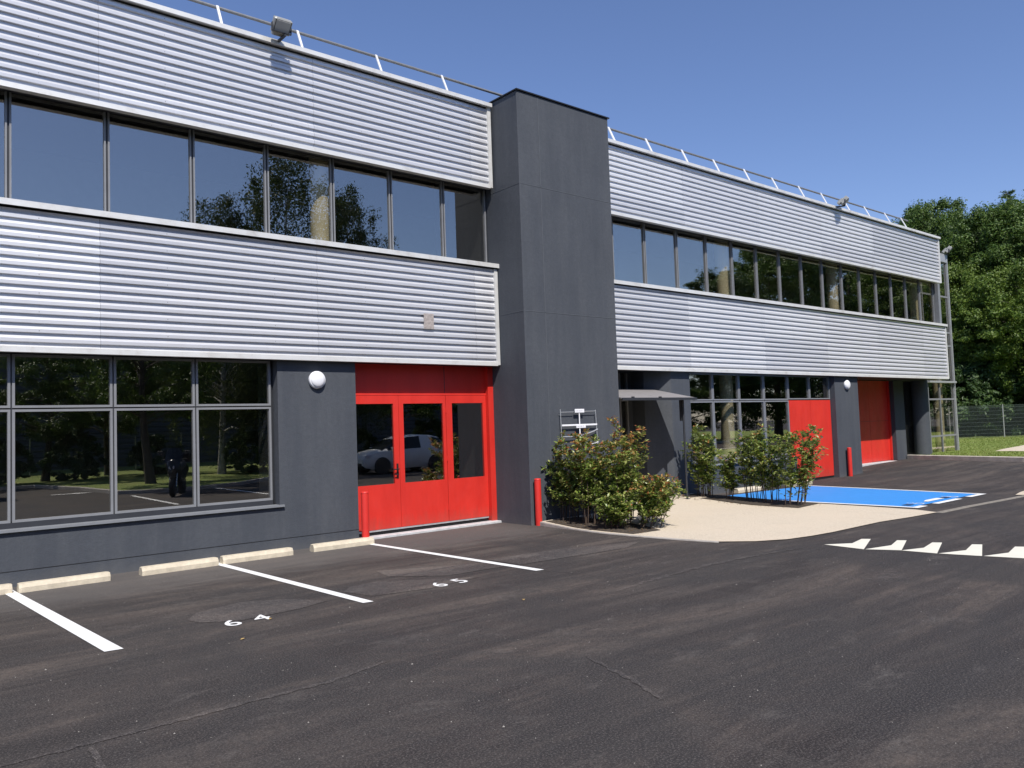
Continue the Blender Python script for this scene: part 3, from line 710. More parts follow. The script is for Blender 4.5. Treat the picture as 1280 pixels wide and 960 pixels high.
# roof guardrail
def rail(x0,x1,posts,top,nm):
    r=MB(); r.tube((x0,11.70,8.14),(x1,11.70,8.14),.024,n=10); 
    rr=r.build('roof_guardrail',GALVD,B)
    if nm:
        q=MB(); q.tube((x0,11.78,7.86),(x1,11.78,7.86),.014,n=6); q.build('lower_rail',GALVD,rr)
    for x in posts:
        p=MB(); w=.019 if x<10 else .030
        v=[(x-w,11.45,7.69),(x+w,11.45,7.69),(x+w,11.47,7.69),(x-w,11.47,7.69)]; u=[(x-w,11.68,8.165),(x+w,11.68,8.165),(x+w,11.70,8.165),(x-w,11.70,8.165)]
        p.add(v+u,[(0,3,2,1),(4,5,6,7),(0,1,5,4),(1,2,6,5),(2,3,7,6),(3,0,4,7)])
        p.box(x-.04,x+.04,11.42,11.50,7.672,7.69); p.build('guardrail_post',GALVW,rr)
rail(X0,9.9,[-6.6,-5.2,-3.8,-2.4,-1.0,.3,1.7,3.0,4.34,5.62,7.06,8.43],8.14,False)
rail(XT1+.3,27.4,[12.85,14.08,15.38,16.62,17.93,19.23,20.56,21.77,23.10,24.35,25.70,26.86],8.14,True)

# ------------------------------------------------------------------ lamps on the building
def bulkhead(x,z,label):
    o=empty('wall_lamp',(x,11.36,z)); tag(o,label,'lamp','round white wall lamps')
    m=MB(); m.lathe([(.130,0),(.136,-.018),(.134,-.045),(.126,-.055)],(x,11.36,z),'y',32); m.build('lamp_base',LAMPW,o)
    m=MB(); m.lathe([(.118,-.055),(.114,-.066),(.098,-.080),(.06,-.090),(.02,-.093)],(x,11.36,z),'y',32); m.build('diffuser',LAMPW,o)
bulkhead(5.655,2.535,'round white wall lamp left of the glazed red doors')
bulkhead(21.98,2.585,'round white wall lamp on the far grey pier between the red doors')
def flood(loc,rz,tilt,label,s=1.,name='floodlight'):
    o=empty(name,loc,rz); tag(o,label,'floodlight','grey floodlights')
    Rm=Matrix.Rotation(tilt,3,'X')
    def part(nm,mt,fn):
        m=MB(); fn(m); v=[]
        base=Vector(loc); Z=Matrix.Rotation(0,3,'Z')
        m.v=[tuple(base+Rm@(Vector(p)*s)+Vector((0,-.05*s,.12*s))) for p in m.v]; return m.build(nm,mt,o)
    part('lamp_housing',LAMPG,lambda m:(m.bbox(-.17,.17,-.06,.05,-.13,.13,.02),m.bbox(-.11,.11,.02,.13,-.20,-.0,.02),[m.box(-.15+.05*i,-.14+.05*i,.05,.085,.0,.12) for i in range(7)]))
    part('lens',LENS,lambda m:m.bbox(-.135,.135,-.072,-.0605,-.10,.10,.004))
    part('lens_frame',DARKF,lambda m:(m.box(-.145,.145,-.066,-.0603,.101,.110),m.box(-.145,.145,-.066,-.0603,-.110,-.101),m.box(-.145,-.136,-.066,-.0603,-.10,.10),m.box(.136,.145,-.066,-.0603,-.10,.10)))
    m=MB(); b=Vector(loc)
    m.box(b.x-.185*s,b.x-.175*s,b.y-.07*s,b.y-.03*s,b.z,b.z+.14*s); m.box(b.x+.175*s,b.x+.185*s,b.y-.07*s,b.y-.03*s,b.z,b.z+.14*s); m.box(b.x-.185*s,b.x+.185*s,b.y-.07*s,b.y-.03*s,b.z-.008*s,b.z)
    m.box(b.x+.05*s,b.x+.09*s,b.y-.06*s,b.y+.42*s,b.z-.05*s,b.z-.010*s); m.build('bracket',DARKF,o)
    return o
flood((5.02,11.00,7.66),R_(0),R_(42),'large grey floodlight above the near cladding, its lens facing down to the yard',.82)
flood((21.75,11.02,7.66),R_(30),R_(50),'small grey floodlight on the far roof edge between guardrail posts',.85)
flood((32.3,12.42,7.74),R_(30),R_(45),'pale floodlight on top of the post at the far end of the building')

# ------------------------------------------------------------------ sign frame on the tower
o=empty('sign_frame',(10.42,10.557,1.2)); tag(o,'wire sign frame with white bars and two small plates on the grey tower','sign')
y=10.50
m=MB()
m.tube((9.985,y,1.12),(9.965,y,2.0),.007,n=6); m.tube((10.90,y,1.22),(10.865,y,1.98),.007,n=6); m.tube((9.96,y,1.945),(10.30,y,1.948),.006,n=6); m.tube((10.54,y,1.955),(10.87,y,1.958),.006,n=6)
for z in (1.3,1.9): m.tube((9.975,y,z),(9.975,10.556,z),.006,n=6); m.tube((10.88,y,z),(10.88,10.556,z),.006,n=6)
m.build('wire_frame',GALV,o)
m=MB(); m.box(9.985,10.885,y-.012,y-.002,1.695,1.725); m.box(10.415,10.440,y-.014,y-.0125,1.15,1.93); m.build('cross_bar',SIGNW,o)
m=MB(); m.bbox(10.31,10.55,y-.024,y-.0145,1.935,2.0,.003); m.build('name_plate',SIGNW,o)
m=MB(); m.bbox(10.335,10.575,y-.024,y-.0145,1.655,1.715,.003); m.build('name_plate',SIGNW,o)
m=MB()
for zc,xa_ in ((1.966,10.33),(1.684,10.355)):
    xx=xa_
    for w_ in (.02,.035,.015,.05,.03): m.box(xx,xx+w_*.7,y-.0252,y-.0243,zc-.006,zc+.006); xx+=w_+.006
m.build('plate_lettering',plain('faint_lettering',(.45,.45,.5)),o)
m=MB(); m.path([(10.0+.9*t/10,y-.005,1.50+.028*((t-2)/8)**2*4.2) for t in range(11)],.012,n=6); m.build('sagging_strip',GALV,o)
m=MB(); m.add([(10.73,y-.01,1.35),(10.9,y-.01,1.37),(10.9,y-.01,1.42),(10.85,y-.02,1.405)],[(0,1,2,3)]); m.tube((10.73,y,1.352),(10.9,y,1.372),.006,n=6); m.build('torn_label',SIGNW,o)

# ------------------------------------------------------------------ bollards, wheel stops
def bollard(loc,label,proto=[None]):
    if proto[0] is None:
        o=empty('bollard',loc); m=MB(); x,y_,z=loc
        m.lathe([(.058,z-.02),(.058,z+.765),(.057,z+.772)],(x,y_,0),n=24); m.build('bollard_tube',REDB,o)
        m=MB(); m.lathe([(.060,z+.773),(.060,z+.782),(.052,z+.794),(.02,z+.799)],(x,y_,0),n=24); m.build('bollard_cap',REDB,o)
        proto[0]=o
    else: o=copy_tree(proto[0]); o.location=loc
    tag(o,label,'bollard','red steel bollards along the front'); return o
bollard((6.27,11.05,0),'red bollard in front of the glazed red doors, at the end of a wheel stop')
bollard((9.33,10.47,.01),'red bollard at the foot of the grey tower beside the shrubs')
bollard((21.75,11.26,gz(21.75)),'red bollard standing in front of the far grey pier')
bollard((19.08,11.10,0),'red bollard half hidden by the shrub at the corner of the blue bay')
def stop(x0,x1,y,label,proto=[None]):
    if proto[0] is None:
        m=MB(); a=.075; L=.5
        prof=[(-a,-.01),(-a,.055),(-a+.03,.10),(a-.03,.10),(a,.055),(a,-.01)]
        n=len(prof); v=[]
        for xx,k in ((-L,.55),(-L+.03,1),(L-.03,1),(L,.55)):
            v+=[(xx,p[0]*(.8+.2*k),p[1]*(.9+.1*k)) for p in prof]
        m.add(v,[(i*n+j,i*n+j+1,(i+1)*n+j+1,(i+1)*n+j) for i in range(3) for j in range(n-1)]+[tuple(range(n)),tuple(reversed(range(3*n,4*n)))])
        o=m.build('wheel_stop',CREAMC); proto[0]=o
    else: o=proto[0].copy(); COL.objects.link(o)
    o.location=((x0+x1)/2,y,gz(x0)+.003); o.scale=((x1-x0),1,1); o.rotation_euler=(0,0,R_(random.Random(x0).uniform(-1.2,1.2)))
    return tag(o,label,'wheel stop','cream concrete wheel stops')
stop(.60,1.585,10.98,'cream concrete wheel stop cut by the left edge of the photo')
stop(1.64,2.61,10.92,'cream concrete wheel stop just right of the widest white bay line')
stop(2.98,3.95,10.95,'cream concrete wheel stop ending at the middle white bay line from the left')
stop(4.02,5.02,10.98,'cream concrete wheel stop just right of the middle white bay line')
stop(5.34,6.34,10.98,'cream concrete wheel stop at the red bollard in front of the glazed doors')
stop(-.7,.3,10.98,'cream concrete wheel stop left of the photo edge')
stop(16.1,17.1,11.13,'cream concrete wheel stop behind the shrubs at the head of the blue bay')
stop(18.1,19.1,10.98,'cream concrete wheel stop at the corner of the blue bay by the half hidden bollard')

# ------------------------------------------------------------------ shrubs
def leafgeo(mb,p,dirv,up,L,W,m):
    d=dirv.normalized(); s=d.cross(up)
    if s.length<.01: s=d.orthogonal()
    s.normalize(); nrm=s.cross(d); q=.12*L
    v=[p, p+d*L*.35+s*W*.5+nrm*q*.6, p+d*L*.72+s*W*.38+nrm*q*.5, p+d*L-nrm*q*.4, p+d*L*.72-s*W*.38+nrm*q*.5, p+d*L*.35-s*W*.5+nrm*q*.6, p+d*L*.5-nrm*q*.1]
    mb.add(v,[(0,1,6),(1,2,6),(2,3,6),(3,4,6),(4,5,6),(5,0,6)],m)
def shrub(loc,H,Rd,nst,label,group,seed,red=.35,low=.18,lean=(0,0)):
    rn=random.Random(seed); o=empty('shrub',loc); tag(o,label,'shrub',group)
    st=MB(); lf=MB(); b=Vector(loc)
    for i in range(nst):
        a=2*PI*(i+rn.random())/nst; r=Rd*(.35+.75*rn.random()); h=H*(.62+.42*rn.random())
        p0=b+Vector((math.cos(a)*r*.62,math.sin(a)*r*.62,0)); p3=b+Vector((math.cos(a)*r+lean[0],math.sin(a)*r+lean[1],h))
        mid=(p0+p3)/2+Vector((rn.uniform(-.08,.08)-math.cos(a)*r*.15,rn.uniform(-.08,.08)-math.sin(a)*r*.15,0))
        pts=[(p0*(1-t)**2+mid*2*t*(1-t)+p3*t*t) for t in [k/7 for k in range(8)]]
        st.path(pts,[.009*(1-k/9) for k in range(8)],n=5)
        twigs=[(pts,1.)]
        for k in range(2,8):
            for _ in range(2):
                if rn.random()<.85:
                    q0=pts[k]; aa=rn.random()*2*PI; ln=rn.uniform(.10,.27)*(1.15-.4*k/7)
                    q1=q0+Vector((math.cos(aa)*ln,math.sin(aa)*ln,ln*rn.uniform(.25,1.0)))
                    st.tube(q0,q1,.003,.0015,n=4,cap=False); twigs.append(([q0+(q1-q0)*t/4 for t in range(5)],.0))
        for tp,main in twigs:
            n=len(tp)
            for k in range(1,n):
                t=k/(n-1); q=Vector(tp[k]); hh=(q.z-b.z)/H
                if hh<low: continue
                for _ in range(5):
                    aa=rn.random()*2*PI; el=rn.uniform(-.35,.9)
                    d=Vector((math.cos(aa)*math.cos(el),math.sin(aa)*math.cos(el),math.sin(el)))
                    jit=Vector((rn.gauss(0,.02),rn.gauss(0,.02),rn.gauss(0,.02)))
                    isred=rn.random()<red*max(0,(hh-.60)*2.2)*(1.0 if t>.6 else .2)
                    L=rn.uniform(.04,.105)
                    leafgeo(lf,q+jit,d,Vector((rn.gauss(0,.3),rn.gauss(0,.3),1)),L,L*rn.uniform(.38,.5),1 if isred else 0)
            if True:  # rosette at the tip
                q=Vector(tp[-1]); hh=(q.z-b.z)/H
                if hh>low:
                    for _ in range(6):
                        aa=rn.random()*2*PI; el=rn.uniform(.1,1.3)
                        d=Vector((math.cos(aa)*math.cos(el),math.sin(aa)*math.cos(el),math.sin(el))); L=rn.uniform(.04,.075)
                        leafgeo(lf,q,d,Vector((rn.gauss(0,.3),rn.gauss(0,.3),1)),L,L*.4,1 if rn.random()<red*max(0,hh-.25) else 0)
    st.build('stems',TWIG,o); lf.build('foliage',[SHG,SHR],o); return o
g1='red tipped shrubs in front of the tower'; g2s='green shrubs between the forecourt and the blue bay'
zz1=zres(9.8,9.6)+.01
shrub((9.86,10.22,zz1),1.34,.33,12,'red tipped shrub nearest the tower bollard, leftmost of its clump',g1,1,.42)
shrub((9.74,9.62,zz1),1.36,.28,9,'red tipped shrub second from the left in the clump before the tower',g1,2,.42)
shrub((10.22,9.95,zz1),1.30,.30,9,'red tipped shrub in the middle of the clump, below the sign frame',g1,3,.75)
shrub((10.05,9.20,zz1),1.28,.28,9,'red tipped shrub at the front of the clump below the sign frame',g1,4,.38)
shrub((10.55,9.62,zz1),1.50,.28,11,'tallest red tipped shrub at the right of the clump, beside the entrance',g1,5,.75,lean=(.08,-.05))
shrub((9.62,8.95,.05),.42,.26,7,'low bushy green shrub at the front kerb of the clump',g1,6,.1,.05)
shrub((10.05,8.62,.05),.72,.30,8,'short straggly shrub with orange red leaves spreading over the beige forecourt',g1,7,.7,.1,lean=(.22,-.05))
shrub((10.6,9.05,zz1),.62,.30,7,'short red leaved shrub on the beige forecourt behind the straggly one',g1,17,.6,.15,lean=(.2,0))
zz2=.06
shrub((14.42,10.75,zz2),1.42,.27,13,'slim green shrub nearest the building at the left end of the second hedge',g2s,8,.12,.12)
shrub((14.28,10.05,zz2),.90,.18,5,'thin low green shrub with gaps, second from the left in the second hedge',g2s,9,.1,.15)
shrub((14.38,9.55,zz2),1.30,.30,9,'green shrub in the middle of the second hedge',g2s,10,.1,.15)
shrub((14.20,9.05,zz2),1.34,.30,9,'dense green shrub second from the right end of the second hedge',g2s,11,.1,.18)
shrub((14.18,8.42,zz2),1.42,.36,11,'large green shrub at the right end of the second hedge, before the blue bay',g2s,12,.1,.10,lean=(.16,-.10))

# ------------------------------------------------------------------ trees
def crown_tree(seed,H,Rc,base,nclump,nl,leaf,mat,label,cat,group,loc,prof=None,droop=0,trunk_r=.22,bark=None):
    rn=random.Random(seed); o=empty('tree',loc); tag(o,label,cat,group)
    t=MB(); b=Vector(loc)
    bend=[Vector((rn.uniform(-.25,.25),rn.uniform(-.25,.25),0)) for _ in range(3)]
    tp=[]
    for k in range(9):
        u=k/8; tp.append(b+Vector((0,0,-.1+u*H*.86))+bend[0]*math.sin(u*3)+bend[1]*math.sin(u*5)*.5)
    t.path(tp,[trunk_r*(1.25 if k==0 else 1)*(1-.88*k/8) for k in range(9)],n=10)
    cl=[]
    prof=prof or (lambda u: math.sin(PI*min(1,.12+u*.80))**.75)
    for i in range(nclump):
        u=rn.random()**.85; a=rn.random()*2*PI; rr=Rc*prof(u)*(1-.62*rn.random()**1.8)*rn.uniform(.85,1.12)
        c=b+Vector((math.cos(a)*rr,math.sin(a)*rr,base+u*(H-base)))
        cl.append((c,u))
    for c,u in cl[:min(46,nclump)]:
        hb=max(.18,min(.95,((c.z-b.z)-.28*((c-b).xy.length))/(H*.86)))
        k=hb*8; j=int(min(7,k)); p=tp[j].lerp(tp[j+1],k-j)
        m_=p.lerp(c,.5)+Vector((0,0,.10*(c-p).length)); r0=trunk_r*(1-.88*hb)*.42
        t.path([p,p.lerp(m_,.55),m_,c],[r0,r0*.75,r0*.5,.012],n=5)
    t.build('trunk',bark or BARK,o)
    f=MB(); V=f.v; F=f.f
    for c,u in cl:
        cr=rn.uniform(.35,1.0)*Rc*.21; asp=rn.uniform(.45,1.25); tw=Vector((rn.gauss(0,.5),rn.gauss(0,.5),rn.gauss(0,.3)))
        for _ in range(int(nl*rn.uniform(.6,1.4))):
            z=rn.uniform(-1,1); a=rn.random()*2*PI; r=math.sqrt(1-z*z); rad=cr*(rn.random()**.45)
            d=Vector((r*math.cos(a),r*math.sin(a),z*asp))
            p=c+d*rad+tw*rad*z*.8
            if droop: p.z-=rn.random()**2*droop
            nrm=(d+Vector((rn.gauss(0,.6),rn.gauss(0,.6),rn.gauss(.45,.6))))
            if droop: nrm.z*=.3
            if nrm.length<.05: nrm=Vector((0,0,1))
            nrm.normalize(); x=nrm.orthogonal().normalized(); ang=rn.random()*PI; y_=nrm.cross(x)
            ca,sa=math.cos(ang),math.sin(ang); ax=x*ca+y_*sa; ay=y_*ca-x*sa
            s=leaf*rn.uniform(.6,1.3); n0=len(V)
            V+= [tuple(p-ax*s),tuple(p-ay*s*.5+nrm*s*.12),tuple(p+ax*s),tuple(p+ay*s*.5+nrm*s*.12)]
            F.append((n0,n0+1,n0+2,n0+3))
    f.m=[0]*len(F); f.sm=[False]*len(F)
    f.build('crown',mat,o); return o
def place(proto,loc,rz,sc,label,group,cat='tree'):
    o=copy_tree(proto); o.location=loc; o.rotation_euler=(0,0,rz); o.scale=sc; 
    tag(o,label,cat,group); o.name=proto.name.split('.')[0]; return o
def polar(az,d,z=.25): return (math.sin(R_(az))*d,math.cos(R_(az))*d,z)
gT='tall trees beyond the far end of the building'
TA=crown_tree(11,14.2,4.4,1.4,330,230,.085,LEAF1,'broad mid green tree right behind the fence, second from the right edge of the photo','tree',gT,polar(71.2,60),trunk_r=.3)
TB=crown_tree(12,13.6,4.0,1.0,330,230,.085,LEAF2,'dark green tree rising straight above the end post of the building','tree',gT,polar(69.4,62),trunk_r=.28)
TC=crown_tree(13,9.6,3.4,2.6,260,230,.080,LEAF3,'lower bright green tree in front of the dark trees at the right','tree',gT,polar(71.3,56),trunk_r=.24)
place(TA,polar(74.0,60),2.1,(1.05,1.05,1.02),'tallest tree at the right edge of the photo, cut by the frame',gT)
place(TB,polar(67.5,68),1.2,(1,1,1.20),'dark tree top showing just above the far corner of the roof',gT)
place(TA,polar(66.4,76),4.0,(1,1,1.18),'tree crown furthest left behind the roof, mostly hidden by the building',gT)
place(TC,polar(69.2,58),3.4,(.9,.9,1.1),'small bright tree beside the end post, in front of the dark tree',gT)
place(TB,polar(72.6,66),5.0,(1.05,1.05,1.12),'dark tree in the back row between the two broad trees at the right',gT)
place(TC,polar(73.2,54.5),1.0,(1.,1.,1.0),'fresh green tree nearest the camera at the right edge above the fence',gT)
place(TB,polar(70.4,70),.4,(1.1,1.1,1.13),'back row tree whose dark top shows above the broad mid green tree',gT)
place(TB,polar(70.4,57),2.6,(.9,.9,.5),'low dark tree filling the shade right behind the fence',gT)
place(TB,polar(72.4,57),1.6,(.9,.9,.5),'low dark tree in the shade at the right edge, behind the fence',gT)
place(TA,polar(76.5,62),.9,(1.1,1.1,1.0),'broad tree beyond the right edge of the photo',gT)
place(TA,polar(68.3,64),5.2,(.9,.9,1.13),'mid green tree between the roof corner and the dark tree above the end post',gT)
for k,(az,dd) in enumerate(((68.2,60),(69.0,63),(69.8,60),(70.9,63),(71.7,61),(72.5,62),(73.4,61))):
    place(TB,polar(az,dd),k*1.9,(.75,.75,.42),'undergrowth tree in the dark shade behind the fence, '+['first','second','third','fourth','fifth','sixth','seventh'][k]+' from the building',gT)
for k,(x,y) in enumerate(((63,13),(67,7),(70,0),(66,-6),(74,-8))):
    place(TA if k%2 else TB,(x,y,.2),k*1.7,(1.1,1.1,1.0),'tree beyond the right edge of the photo, '+['first','second','third','fourth','fifth'][k]+' outward',gT)
# sparse pine top poking out
def pine(loc,H,label):
    rn=random.Random(5); o=empty('pine_tree',loc); tag(o,label,'tree',gT); b=Vector(loc)
    t=MB(); t.path([b,b+Vector((.1,0,H*.5)),b+Vector((0,.05,H))],[.2,.13,.02],n=7)
    f=MB()
    for i in range(230):
        u=.45+.55*rn.random()**.8; a=rn.random()*2*PI; L=(1.10-u)*2.4*rn.uniform(.3,1.1)+.2; p=b+Vector((0,0,H*u)); e=p+Vector((math.cos(a)*L,math.sin(a)*L,L*.25))
        t.tube(p,e,.018,.006,n=4,cap=False)
        for _ in range(26):
            q=p.lerp(e,rn.uniform(.25,1.05)); d=Vector((rn.gauss(0,1),rn.gauss(0,1),rn.gauss(.3,.8))).normalized()*.2; s=d.orthogonal().normalized()*.035
            f.add([q-s,q+s,q+d],[(0,1,2)])
    t.build('trunk',BARK,o); f.build('crown',LEAF2,o)
pine(polar(72.4,72),18.2,'dark thin topped pine poking above the other trees at the upper right')
pine(polar(66.7,78),17.6,'thin dark pine tip just above the far roof corner beside the guardrail')

# shrubbery behind the fence
fr=crown_tree(21,3.4,2.3,.1,90,190,.10,LEAF2,'dark hedge plant behind the mesh fence, nearest the building','bush','dark bushes behind the mesh fence',(46.6,22.4,.2),trunk_r=.08)
bl=[(48.2,20.9,'second'),(49.8,19.5,'third'),(51.4,18.1,'fourth'),(53.0,16.6,'fifth'),(54.6,15.2,'sixth'),(45.0,24.0,'hidden, first')]
for x,y,nm in bl: place(fr,(x,y,.2),x*7,(1.1,1.1,1.15),'dark bush behind the mesh fence, '+nm+' from the building','dark bushes behind the mesh fence','bush')

# mesh fence
FM=plain('fence_wire',(.10,.13,.12),.6,.1,.1); FP=plain('fence_post',(.30,.31,.30),.6,.2,.1)
def fence(a,b,H,label,step=2.5,z0=.25,vs=.05):
    a=Vector((a[0],a[1],z0)); b=Vector((b[0],b[1],z0)); L=(b-a).length; d=(b-a)/L; o=empty('mesh_fence',a); tag(o,label,'fence')
    n=int(L/step)
    m=MB()
    for k in range(n+1):
        p=a+d*k*step; pm=MB(); pm.tube(p-Vector((0,0,.1)),p+Vector((0,0,H+.05)),.03,n=6); 
        if n<40: pm.build('fence_post',FP,o)
    q=d.cross(Vector((0,0,1)))*.004
    zk=[.05+i*.2 for i in range(int((H-.05)/.2)+1)]+[H]
    for z in zk:
        m.tube(a+Vector((0,0,z)),b+Vector((0,0,z)),.005,n=4,cap=False)
    x=0
    while x<L:
        p=a+d*x; w=d*.0035
        m.add([p-w,p+w,p+w+Vector((0,0,H)),p-w+Vector((0,0,H))],[(0,1,2,3)]); x+=vs
    m.build('wire_mesh',FM,o); return o
fence((41.7,21.9),(55.0,10.6),1.75,'green wire mesh fence on posts along the lawn beyond the building',2.9)
fence((-20,-17.5),(34,-25.5),1.9,'long wire mesh fence behind the photographer below the dark clad building',2.5,.1,.12)

# opposite warehouse with dark ribbed cladding (mirrored in the ground-floor glass)
DC=plain('dark_blue_cladding',(.09,.10,.125),.6,.2,.08)
W=empty('warehouse',(5,-30,0)); tag(W,'dark ribbed metal warehouse behind the photographer','building')
m=MB(); pr=[]; z=0
while z<9.4: pr+=[(z,-30.0),(z+.16,-30.0),(z+.20,-30.05),(z+.28,-30.05)]; z+=.32
n=len(pr); m.add([(-35,y,z) for z,y in pr]+[(48,y,z) for z,y in pr],[(j,j+1,n+j+1,n+j) for j in range(n-1)]); m.box(-35,48,-50,-30.06,0,9.5); m.build('ribbed_wall',DC,W)
m=MB(); m.box(-35.1,48.1,-50.1,-29.9,9.5,9.65); m.build('roof_edge',ALU,W)
# opposite trees
gO='trees behind the photographer'
OA=crown_tree(31,9.0,3.0,2.6,150,240,.07,LEAF1,'rounded street tree on the opposite lawn, mirrored in the ground floor windows','tree',gO,(9.0,-8.5,.1),trunk_r=.17)
place(OA,(6.9,-16.2,.1),2.,(.9,.9,.72),'small tree at the opposite lawn corner',gO)
place(OA,(2.6,-16.0,.1),4.,(.8,.8,.6),'low tree beside the parked van',gO)
place(OA,(9.9,-18.5,.1),1.,(.8,.8,.80),'tree beside the opposite fence',gO)
place(OA,(15.0,-15.5,.1),3.,(1,1,.92),'tree on the opposite lawn behind the white car',gO)
BK=plain('birch_bark',(.35,.34,.31),.8,0,.5,6)
BI=crown_tree(32,15.0,3.3,2.2,170,220,.065,LEAFB,'tall drooping birch mirrored in the upper windows','tree',gO,(16.2,-12.0,.1),prof=lambda u: math.sin(PI*min(1,.15+u*.83))**.6,droop=1.6,trunk_r=.2,bark=BK)
place(BI,(12.9,-12.0,.1),2.5,(.8,.8,.82),'shorter birch left of the tall drooping one',gO)
place(BI,(19.9,-13.0,.1),4.,(.85,.85,.93),'birch right of the tall drooping one',gO)
place(OA,(19.0,-16,.1),1.6,(1.,1.,.85),'tree between the birch and the opposite fence',gO)
place(OA,(24.0,-15,.1),.6,(1.1,1.1,.95),'tree in the opposite row beyond the birches',gO)
place(OA,(29.5,-14.5,.1),.2,(1.1,1.1,.95),'tree in the opposite row opposite the entrance',gO)
for k,(x,y,s) in enumerate(((54,-15,.95),(60,-14,1.12),(66,-15,1.25),(73,-14,1.3),(81,-15,1.2),(88,-14,1.2),(95,-13,1.2),(50,-16,.6),(43,-16,.5),(102,-9,1.2),(106,-2,1.2),(106,6,1.2))):
    place(TA if k%2 else TB,(x,y,.1),k*1.3,(1.15,1.15,s*1.02),'tall tree %s of the dense row opposite the far windows'%['first','second','third','fourth','fifth','sixth','seventh','eighth','ninth','tenth','eleventh','twelfth'][k],gO)
bo=[(5.2,-15.5,.5),(8,-15.8,.55),(11.5,-16.5,.5),(14,-11.5,.5),(17,-13,.6),(21,-14.5,.5),(0,-15.4,.6),(26,-15,.6),(33,-14,.7),(38,-14,.7)]
for k,(x,y,s) in enumerate(bo): place(fr,(x,y,.1),k*1.1,(s,s,s),'bush number %d on the opposite lawn'%(k+1),'bushes on the opposite lawn','bush')

# ------------------------------------------------------------------ vehicles behind the photographer (mirrored)
CARW=plain('white_car_paint',(.72,.73,.72),.25,0,.02); TYRE=plain('tyre_rubber',(.02,.02,.02),.85); RIMM=plain('alloy',(.45,.45,.46),.3,.7,.05)
CGL=plain('car_glass',(.012,.014,.016),.08); LIGHTC=plain('headlamp_glass',(.6,.62,.65),.12); REDL=plain('tail_lamp',(.45,.02,.02),.2); DARKP=plain('dark_plastic',(.03,.03,.032),.5)
def wheel(o,x,y,z,r,w):
    m=MB(); m.lathe([(r*.62,-w/2),(r*.93,-w/2),(r,-w*.3),(r,w*.3),(r*.93,w/2),(r*.62,w/2)],(x,y,z),'y',26); t=m.build('wheel',TYRE,o)
    m=MB(); m.lathe([(r*.60,-w*.45),(r*.56,-w*.32),(r*.2,-w*.40),(r*.1,-w*.45)],(x,y,z),'y',20)
    m.lathe([(r*.60,w*.45),(r*.56,w*.32),(r*.2,w*.40),(r*.1,w*.45)],(x,y,z),'y',20); m.build('rim',RIMM,t)
def hatchback(loc,rz,label):
    o=empty('parked_car',loc,rz); tag(o,label,'car'); b=Vector(loc)
    # stations along the length: x, half width, sill z, belt z, belt half width, roof z, roof half width
    st=[(-2.0,.62,.38,.62,.60,.64,.50),(-1.92,.74,.28,.72,.72,.78,.60),(-1.6,.82,.22,.84,.79,.92,.62),(-1.2,.84,.20,.90,.81,1.00,.62),(-.95,.85,.20,.92,.82,1.10,.60),(-.45,.86,.20,.94,.83,1.40,.60),
        (.0,.86,.20,.96,.83,1.53,.61),(.6,.86,.20,.98,.83,1.56,.62),(1.2,.85,.20,1.0,.82,1.52,.60),(1.6,.84,.22,1.02,.80,1.44,.57),(1.85,.80,.26,1.03,.76,1.22,.56),(1.98,.74,.34,.98,.70,1.04,.60),(2.02,.68,.42,.80,.64,.84,.56)]
    m=MB(); ring=[]
    for x,hw,zs,zb,bw,zr,rw in st:
        h=[(hw*.92,zs),(hw,zs+.12),(hw*1.01,(zs+zb)/2),(bw,zb),(bw-.015,zb+.02),(rw+.03,zr-.07),(rw-.06,zr-.01),(0,zr+.015)]
        full=[(y,z) for y,z in h]+[(-y,z) for y,z in reversed(h[:-1])]
        ring.append([(b.x+x,b.y+y,b.z+z) for y,z in full])
    n=len(ring[0]); v=[p for r in ring for p in r]
    fs=[];gl=[]
    for i in range(len(st)-1):
        for j in range(n-1):
            q=(i*n+j,(i+1)*n+j,(i+1)*n+j+1,i*n+j+1)
            side = j in (4,n-6)
            if side and 4<=i<=9 and i not in (7,) : gl.append(q)
            elif (j in (5,6,n-7,n-8) ) and i in (3,4): gl.append(q)
            elif (j in (5,6,n-7,n-8)) and i==10: gl.append(q)
            else: fs.append(q)
    m.add(v,fs,0,True); m.add(v,[tuple(range(n)),tuple(reversed(range((len(st)-1)*n,len(st)*n)))],0); m.build('body',CARW,o)
    m=MB(); m.add(v,gl,0,True); m.build('windows',CGL,o)
    for x in (-1.25,1.28):
        for y in (-.74,.74):
            wheel(o,b.x+x,b.y+y,b.z+.31,.31,.2)
            a=MB(); s=1 if y>0 else -1
            a.lathe([(.36,y+s*.10),(.365,y+s*.135),(.31,y+s*.136)],(b.x+x,b.y,b.z+.33),'y',28); a.build('wheel_arch',DARKP,o)
    for s in (-1,1):
        m=MB(); m.bbox(b.x-1.93,b.x-1.62,b.y+s*.70-.07,b.y+s*.70+.07,b.z+.66,b.z+.80,.02); m.build('headlight',LIGHTC,o)
        m=MB(); m.bbox(b.x+1.80,b.x+1.96,b.y+s*.70-.06,b.y+s*.70+.06,b.z+.86,b.z+1.14,.02); m.build('tail_light',REDL,o)
        m=MB(); m.bbox(b.x-.85,b.x-.70,b.y+s*.93-.08,b.y+s*.93+.08,b.z+.96,b.z+1.08,.02); m.build('door_mirror',CARW,o)
    m=MB(); m.box(b.x-2.01,b.x-1.95,b.y-.5,b.y+.5,b.z+.34,b.z+.46); m.box(b.x+1.98,b.x+2.04,b.y-.26,b.y+.26,b.z+.6,b.z+.71); m.build('bumper_trim',DARKP,o)
    return o
hatchback((18.3,-6.1,0),R_(2),'white hatchback parked behind the photographer, mirrored in the glazed red doors')
